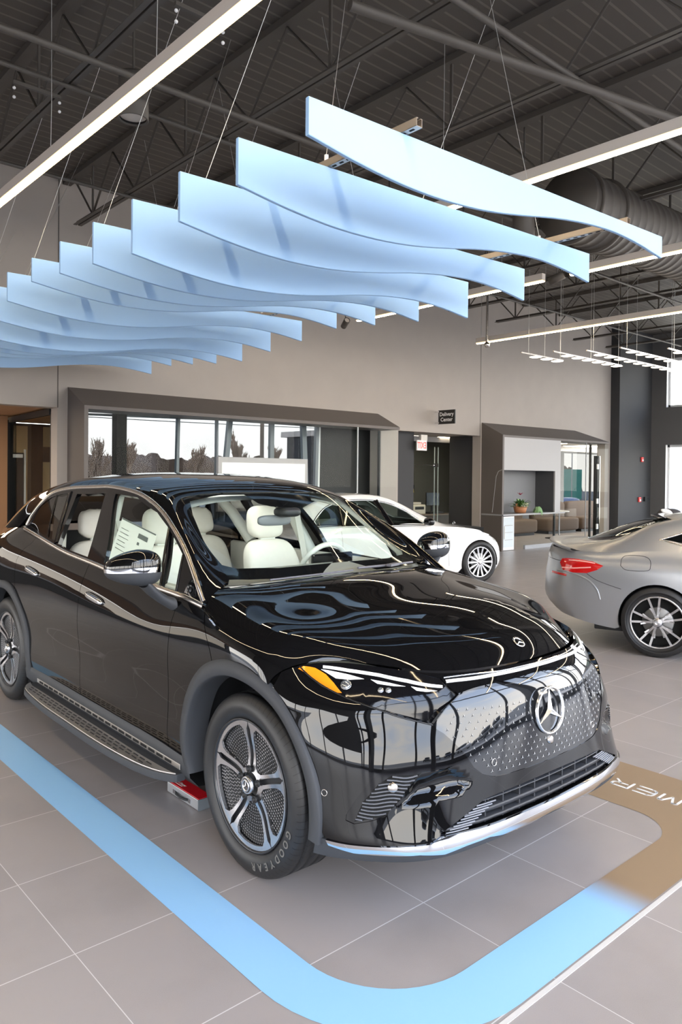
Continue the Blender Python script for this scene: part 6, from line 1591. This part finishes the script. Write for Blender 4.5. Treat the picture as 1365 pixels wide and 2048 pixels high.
MB().box((0, 0, .36), (.50, .03, .34)).build('screen', M_gloss, t, bevel=.006); MB().box((0, .02, .12), (.04, .03, .22)).box((0, .02, .01), (.22, .16, .02)).build('stand', M_dark, t)
tag(MB().box((0, 0, 0), (.55, .25, .045)).build('keyboard_tray', M_dark, loc=(14.6, 12.85, .765)), 'black keyboard and papers in front of the office monitor', 'keyboard')
t = thing('office_chair', 'dark office chair back behind the printer', 'chair', (14.1, 13.6, 0))
MB().sheet(superbox((0, 0, .95), (.24, .04, .27), 3), True).build('backrest', M_dark, t); MB().sheet(superbox((0, -.15, .48), (.25, .24, .05), 3), True).build('seat', M_dark, t); MB().tube([(0, -.1, .06), (0, -.1, .44)], .03).build('post', M_dark, t)
MB().lathe([(0, 0), (.28, .0), (.28, .03), (.05, .06)], 5).build('base', M_dark, t, loc=(0, -.1, 0))
t = thing('wall_sconce', 'small yellow flowered lamp on the office back wall', 'wall lamp', (15.0, 13.96, 1.25))
MB().lathe([(0, 0), (.045, .0), (.035, .10), (0, .10)], 14).build('shade', nmat('yellow', (.85, .62, .03), .5), t); MB().tube([(.06, 0, .02), (.06, 0, .2)], .015).build('bracket', M_dark, t)
lt = bpy.data.lights.new('office_downlight', 'SPOT'); lt.energy = 60; lt.spot_size = 1.3; lt.color = (1, .85, .6); lo_ = link('office_downlight', lt, loc=(13.6, 13.5, 2.6)); lo_.rotation_euler = (.25, 0, 0)
tag(lo_, 'recessed warm ceiling light over the office desk', 'light')
# left end: timber ceiling and glazed office beyond the wall end
M_wood = noisy('timber_ceiling', (.46, .27, .15), .10, 3, .5)
struct(MB().prism([(FX0, 11.2), (4.34, 11.2), (6.0, 15.3), (FX0, 15.3)], 2.67, 2.71).build('ceiling_timber', M_wood))
struct(MB().box((3.6, 13.55, 1.33), (1.44, .1, 2.66)).build('wall_timber', nmat('timber_wall', (.30, .16, .08), .5)))
t = thing('glazed_office', 'dark framed glass office under the timber ceiling at far left', 'glass office', (4.22, 11.25, 0))
mb = MB(); mb.bar((0, 0, 2.60), (.20, 2.45, 2.60), .06, .09); mb.box((.21, 2.45, 1.3), (.17, .08, 2.6)); mb.bar((.02, .0, 0), (.02, .0, 2.6), .05, .05); mb.build('frame', M_dark, t)
mb = MB(); mb.bar((.02, .05, 1.28), (.19, 2.4, 1.28), .01, 2.5); mb.build('glass_pane', M_bglass, t)
MB().box((.32, 2.40, 1.98), (.16, .05, .06)).build('door_closer', M_swhite, t)
t = thing('office_cabinet', 'tall near black cabinet with white edge in the left glass office', 'cabinet', (4.48, 13.9, 0))
MB().box((0, 0, 1.02), (.40, .3, 2.04)).build('body', nmat('cab_black', (.012, .018, .022), .5), t); MB().box((.22, -.14, 1.05), (.03, .03, 2.1)).build('edge_strip', M_swhite, t)
struct(MB().box((4.4, 15.2, 1.3), (3.0, .06, 2.6)).build('wall_cream', nmat('cream_wall', (.55, .43, .24), .7)))
tag(MB().box((5.25, 14.8, 1.3), (.22, .2, 2.6)).build('column', M_void), 'black square column inside the left glass office', 'column')
tag(MB().box((5.58, 15.1, 2.05), (.28, .05, .30)).build('picture', M_dark), 'small dark framed picture on the cream wall at far left', 'picture')
# glowing panels added to brighten the dark low rooms
M_fill = nmat('fill_glow', (1, .9, .75), .5, emit=(1, .83, .60), es=9)
for (x, y, sx, sy, lab) in ((2.4, 12.4, 1.2, 1.2, 'in the timber ceiling at far left'), (3.2, 14.5, .8, .8, 'in the timber ceiling behind the timber wall'), (12.9, 12.4, .7, .5, 'in the passage ceiling'), (14.4, 12.3, .9, .5, 'over the office printer'), (18.2, 12.0, 1.2, .8, 'over the lounge table'), (20.8, 12.2, 1.2, .8, 'over the lounge sofas')):
    z = 2.645 if x > 5 else 2.655
    t = thing('fill_panel', 'flat fill light panel added %s' % lab, 'ceiling lamp', (x, y, z), 0, 'added fill light panels')
    MB().box((0, 0, 0), (sx, sy, .012)).build('panel', M_fill, t); MB().box((0, 0, .008), (sx + .06, sy + .06, .012)).build('rim', M_white, t)
# plants
def leafy(name, label, cat, loc, n, R, H, cols, leaf=(.12, .03), pot=None, droop=.4, group=None, seedv=1):
    rnd = random.Random(seedv); t = thing(name, label, cat, loc, 0, group)
    for ci, c in enumerate(cols):
        mb = MB()
        for k in range(n // len(cols)):
            a = rnd.uniform(0, 6.283); r0 = rnd.uniform(0, R * .35); L = leaf[0] * rnd.uniform(.6, 1.3); w = leaf[1] * rnd.uniform(.7, 1.2)
            b = Vector((r0 * math.cos(a), r0 * math.sin(a), rnd.uniform(0, H * .5))); el = rnd.uniform(.2, 1.3)
            d = Vector((math.cos(a) * math.cos(el), math.sin(a) * math.cos(el), math.sin(el))); sd_ = d.cross(Vector((0, 0, 1))).normalized()
            rows = []
            for i, s in enumerate((0, .3, .6, .85, 1)):
                p = b + d * L * s * (R / .15) + Vector((0, 0, -droop * L * s * s)); wd = w * (.25, .8, 1, .6, .05)[i]; rows.append([p - sd_ * wd, p + Vector((0, 0, .004)), p + sd_ * wd])
            mb.sheet(rows)
        mb.build('foliage', nmat('leaf_%s_%d' % (name, ci), c, .5), t)
    return t
t = leafy('flower_basket', 'wicker basket of green plants with a red flower in the lounge bay niche', 'potted plant', (15.05, 10.52, .97), 150, .20, .14, [(.05, .14, .03), (.16, .30, .08), (.30, .45, .20)], (.16, .02), seedv=3)
MB().lathe([(0, -.12), (.13, -.12), (.165, .03), (.15, .03), (.12, -.10), (0, -.09)], 24).build('basket', noisy('wicker', (.42, .17, .07), .3, 60, .6), t)
mb = MB(); mb.tube([(-.15 , 0, 0), (-.17, 0, .08), (-.13, 0, .10), (-.10, 0, .03)], .012, 6); mb.build('basket_handle', noisy('wicker2', (.42, .17, .07), .3, 60, .6), t)
mb = MB()
for k in range(9):
    a = k * .7; mb.sheet([[Vector((0, 0, .30)) + Vector((math.cos(a) * r, math.sin(a) * r, r * .6)) + Vector((-math.sin(a), math.cos(a), 0)) * w for w in (-.012 * (1 - r * 8), .012 * (1 - r * 8))] for r in (0, .05, .09)])
mb.build('red_flower', nmat('red_petal', (.42, .01, .05), .5), t)
mb = MB(); rnd = random.Random(5)
for k in range(26): mb.ball((rnd.uniform(-.06, .12), rnd.uniform(-.15, -.05), rnd.uniform(.02, .12)), .018, 8)
mb.build('white_blossoms', nmat('blossom', (.75, .72, .55), .6), t)
t2 = leafy('trailing_plant', 'pale green trailing plant beside the wicker basket on the counter', 'potted plant', (15.60, 10.40, .92), 110, .14, .12, [(.30, .48, .22), (.22, .40, .16)], (.10, .022), droop=1.6, seedv=8)
MB().lathe([(0, -.05), (.06, -.05), (.075, .03), (0, .03)], 16).build('pot', M_niche, t2)
leafy('potted_palm', 'green leafy plants under the picture in the left glass office', 'potted plant', (4.98, 13.4, .85), 170, .12, .5, [(.06, .10, .02), (.20, .22, .05)], (.16, .03), seedv=11)
tag(MB().box((4.98, 13.4, .42), (.22, .22, .84)).build('planter_box', M_dark), 'dark planter box holding the leafy plants at far left', 'planter')
# fridge under the counter
t = thing('display_fridge', 'small white glass door fridge under the niche counter', 'fridge', (14.38, 10.60, 0))
MB().box((0, 0, .40), (.46, .46, .78)).build('cabinet', M_white, t, bevel=.006)
MB().box((0, -.235, .42), (.40, .015, .68)).build('glass_door', nmat('fridge_glass', (.62, .68, .70), .1), t)
for z in (.25, .42, .58): MB().box((.0, -.246, z), (.30, .006, .012)).build('shelf_line', M_niche, t)
MB().box((-.17, -.25, .42), (.012, .02, .3)).build('handle', M_satin, t)
# lounge: bench sofas and round table
M_sofa = noisy('brown_sofa_fabric', (.115, .082, .062), .12, 120, .9)
def sofa(x, y, rz, w, label):
    t = thing('bench_sofa', label, 'sofa', (x, y, 0), rz, 'brown lounge sofas')
    MB().sheet(superbox((0, 0, .27), (w / 2, .36, .20), 8, 36, 14), True).build('seat', M_sofa, t)
    MB().sheet(superbox((0, .30, .64), (w / 2, .12, .30), 7, 36, 14), True).build('backrest', M_sofa, t)
    MB().box((0, 0, .05), (w - .2, .5, .1)).build('plinth', M_dark, t)
sofa(20.3, 12.9, 0, 1.7, 'brown fabric sofa behind the bay glass, left one with its back under the window'); sofa(22.15, 12.9, 0, 1.75, 'brown fabric sofa behind the bay glass, right of the round table')
sofa(18.3, 13.0, 0, 1.5, 'brown fabric sofa behind the counter, farthest left of three')
t = thing('round_table', 'small white topped table on a dark post inside the lounge bay', 'table', (18.35, 11.7, 0))
MB().lathe([(0, .74), (.40, .74), (.41, .755), (.40, .77), (0, .77)], 32).build('table_top', M_niche, t); MB().tube([(0, 0, .02), (0, 0, .74)], .035, 12).build('post', M_dark, t); MB().lathe([(0, 0), (.24, 0), (.24, .015), (0, .03)], 24).build('foot', M_dark, t)
# red alarms, thermostat
for z, lab, sx in ((2.24, 'upper, a strobe', .12), (1.07, 'lower, a pull station', .13)):
    o = thing('fire_alarm', 'red fire alarm on the charcoal corner wall, %s' % lab, 'fire alarm', (21.25 if z > 2 else 21.13, 10.655, z), 0)
    MB().box((0, -.02, 0), (sx, .04, .14)).build('alarm_body', nmat('alarm_red', (.75, .05, .05), .4), o, bevel=.006); MB().box((0, -.045, -.02), (.06, .012, .05)).build('alarm_lens', M_swhite, o)
tag(MB().box((21.55, 10.63, 1.08), (.28, .05, .13)).box((21.62, 10.60, 1.09), (.10, .02, .02)).build('card_reader', M_dark), 'small black box with white mark beside the lower fire alarm', 'control box')
# narrow dark door with steel hinges beside lounge bay
t = thing('door_frame', 'narrow dark open door with three pale hinges right of the lounge bay', 'door', (19.15, 10.90, 0))
MB().box((0, 0, 1.15), (.10, .10, 2.3)).build('door_leaf', M_void, t); MB().box((.13, -.01, 1.15), (.03, .06, 2.3)).build('jamb', M_satin, t)
for z in (.35, 1.05, 2.0): MB().box((-.04, -.07, z), (.07, .03, .14)).build('hinge', M_swhite, t)
# display panel seen inside the long bay
t = thing('display_board', 'wide pale backlit display board inside the long glazed bay', 'display board', (8.04, 11.15, 1.52))
MB().box((0, 0, 0), (1.98, .07, .95)).build('frame', nmat('board_frame', (.55, .50, .50), .5), t)
MB().box((.0, -.04, -.02), (1.84, .01, .80)).build('screen', nmat('board_screen', (.75, .73, .70), .4, emit=(.95, .9, .86), es=.35), t)
for x in (-.7, .7): MB().box((x, .0, -.99), (.06, .3, 1.06)).build('leg', M_dark, t)
# ---- outdoors
M_asph = noisy('asphalt', (.17, .165, .16), .12, 6, .85)
tag(MB().box((8, 60, -.14), (160, 88, .1)).box((8, -34, -.14), (160, 60, .1)).box((-47, 6, -.14), (80, 22, .1)).build('outside_ground', M_asph), 'pale asphalt ground outside the showroom windows', 'ground'); bpy.data.objects['outside_ground']['kind'] = 'structure'
M_bark = nmat('bare_twig', (.38, .27, .19), .9)
def bare_tree(x, y, h, seedv, label):
    rnd = random.Random(seedv); mb = MB()
    def br(p, d, L, r, lv):
        q = p + d * L; mb.tube([p, (p + q) / 2 + Vector((rnd.uniform(-.05, .05) * L, 0, 0)), q], [r, r * .8, r * .55], 5, False)
        if lv == 0: return
        for k in range(5 if lv > 1 else 6):
            a = rnd.uniform(0, 6.283); e = rnd.uniform(.25, .75); n = Vector((math.cos(a) * math.sin(e), math.sin(a) * math.sin(e), math.cos(e))); n = (n + d * .8).normalized()
            br(p + d * L * rnd.uniform(.45, 1), n, L * rnd.uniform(.5, .72), r * .62, lv - 1)
    br(Vector((0, 0, -.1)), Vector((0, 0, 1)), h * .33, .02 * h, 4)
    o = mb.build('bare_tree', M_bark, loc=(x, y, 0)); tag(o, label, 'tree', 'bare winter trees outside')
    return o
TR = [(14.9, 34, 7.5), (19.5, 40, 8.2), (22.5, 38, 7.2), (27, 40, 9), (31, 42, 8), (36, 44, 8), (47, 36, 8), (52, 38, 9), (57, 36, 8), (40, 40, 9)]
TL = ['left of the white pole', 'right of the white pole', 'between the facade bars, third from left', 'behind the display board, tallest', 'near the red sign', 'seen in the narrow window by the passage', 'left in the lounge bay window', 'middle of the lounge bay window', 'right in the lounge bay window', 'right of the display board']
for i, (x, y, h) in enumerate(TR): bare_tree(x, y, h * .66, 20 + i, 'bare brown winter tree outside, %s' % TL[i])
hb = MB(); rnd = random.Random(9); G = []
for i, x in enumerate(np.linspace(-30, 120, 420)):
    z = 3.5 + .25 * math.sin(i * .31) + .2 * math.sin(i * .83) + rnd.uniform(-.15, .15); G.append([Vector((x, 70 + 3 * math.sin(i * .2), -1)), Vector((x, 71 + 3 * math.sin(i * .2), z * .6)), Vector((x, 73, z)), Vector((x, 77, -1))])
hb.sheet(G); tag(hb.build('treeline', noisy('far_woods', (.17, .115, .08), .35, 1.2, .95, detail=8)), 'long low brown line of distant woods on the horizon', 'woods', kind='stuff')
tag(MB().tube([(13.4, 28, -.1), (13.4, 28, 9)], .085, 10).build('light_pole', M_swhite), 'tall white pole outside the long bay', 'pole')
t = thing('floodlight_pole', 'pole with four floodlights on a crossbar outside the long bay', 'light pole', (21.5, 30, 0))
MB().tube([(0, 0, -.1), (0, 0, 4.9)], .10, 8).build('pole', nmat('pole_wood', (.20, .15, .11), .8), t); MB().box((0, 0, 4.75), (1.7, .06, .06)).build('crossbar', M_dark, t)
for x in (-.8, -.3, .3, .8): MB().box((x, -.1, 4.95), (.34, .2, .24)).build('floodlight', M_dark, t)
for k, (z0, sag) in enumerate(((6.0, .3), (7.4, .3), (4.9, .5), (6.7, .2))):
    pts = [(x, 33 + k, z0 - sag * math.sin((x + 20) / 60 * math.pi) + .01 * x * (1 if k % 2 else -.4)) for x in np.linspace(-20, 60, 24)]
    tag(MB().tube(pts, .02, 5).build('power_line', M_dark), 'thin dark power line across the sky outside, %s' % ['second from the bottom', 'topmost', 'lowest', 'second from the top'][k], 'wire', 'power lines outside')
t = thing('street_sign', 'square red sign with white letter on a pole outside', 'sign', (29.4, 34, 0))
MB().box((0, 0, 3.4), (1.1, .12, 1.2)).build('sign_board', nmat('dark_red', (.42, .02, .03), .5), t); MB().tube([(0, .1, -.1), (0, .1, 2.9)], .06).build('pole', M_dark, t)
V, F = text_mesh('N', .9, .001, .01); MB().add([Vector((-v.x, -.065, v.y + 3.4)) for v in V], [f[::-1] for f in F]).build('sign_letter', M_swhite, t)
for k, (x, lab) in enumerate(((46.0, 'left one'), (48.6, 'right one'))):
    t = thing('banner', 'dark green hanging banner outside the lounge window, %s' % lab, 'banner', (x, 30, 0), 0, 'green banners outside')
    MB().box((0, 0, 4.4), (.9 if k == 0 else 1.3, .04, 2.0 if k == 0 else 1.9)).build('cloth', nmat('banner_green', (.02, .12, .07), .6), t); MB().tube([(.7, 0, -.1), (.7, 0, 5.6)], .04).build('pole', M_niche, t)
tag(MB().box((50, 33.5, 1.1), (13, .1, 2.5)).build('fence_screen', nmat('teal_screen', (.06, .30, .24), .7)), 'teal green screen fence across the street beyond the lounge', 'fence')
def far_car(x, y, rz, col, label):
    t = thing('parked_car', label, 'car', (x, y, -.09), rz, 'parked cars outside')
    MB().sheet(superbox((0, 0, .55), (2.2, .88, .33), 5, 32, 12), True).build('body', nmat('pc_%s' % label[:5], col, .2, 0, .5, coat=.5), t)
    MB().sheet(superbox((-.2, 0, 1.08), (1.3, .74, .36), 3.2, 28, 12), True).build('cabin', M_gloss, t)
    for sx in (-1.35, 1.35):
        for sy in (-.82, .82): MB().lathe([(0, .1), (.2, .1), (.33, .08), (.33, -.08), (0, -.08)], 20, Matrix.Translation((sx, sy, .33)) @ Matrix.Rotation(math.pi / 2, 4, 'X')).build('wheel', M_rubber, t)
far_car(29.6, 19.5, 0, (.05, .12, .35), 'bright blue car close outside the lounge window, right edge')
far_car(44.0, 30.0, .2, (.6, .6, .62), 'small white car far across the street beyond the lounge')
far_car(19.9, 20.2, .5, (.02, .035, .07), 'dark blue pickup outside the narrow window by the passage')
for k, (x, y, c) in enumerate(((-2, -16, (.02, .02, .02)), (1, -16.4, (.6, .6, .6)), (4.2, -16, (.03, .04, .08)), (7.2, -16.3, (.5, .5, .52)), (10.4, -16, (.02, .02, .02)), (13.6, -16.4, (.3, .3, .3)))):
    far_car(x, y, 1.5, c, '%s car in the lot reflected in the SUV front, %s' % (['black', 'white', 'navy', 'silver', 'black', 'grey'][k], ['farthest left', 'second', 'third', 'fourth', 'fifth', 'farthest right'][k]))
t = thing('road_sign', 'yellow diamond road sign outside the narrow window', 'road sign', (29.9, 30, 0))
MB().box((0, 0, 1.9), (.9, .02, .9), M=Matrix.Rotation(.785, 3, 'Y')).build('sign_board', nmat('yellow_sign', (.80, .50, .02), .5), t); MB().tube([(0, .05, -.1), (0, .05, 2.2)], .03).build('post', M_niche, t)
# dark figure heads beyond the coupe roof
tag(MB().sheet(superbox((0, 0, 0), (.30, .2, .17), 2.6, 24, 12), True).build('bag', noisy('dark_bag', (.04, .035, .035), .3, 10, .9), loc=(14.3, 6.6, .95)), 'dark soft bundle just beyond the roof of the grey coupe', 'bag')
t = thing('side_table', 'dark small table under the bundle beyond the coupe', 'table', (14.3, 6.6, 0)); MB().box((0, 0, .76), (.7, .5, .04)).build('table_top', M_dark, t); MB().tube([(0, 0, 0), (0, 0, .76)], .04).build('post', M_dark, t)
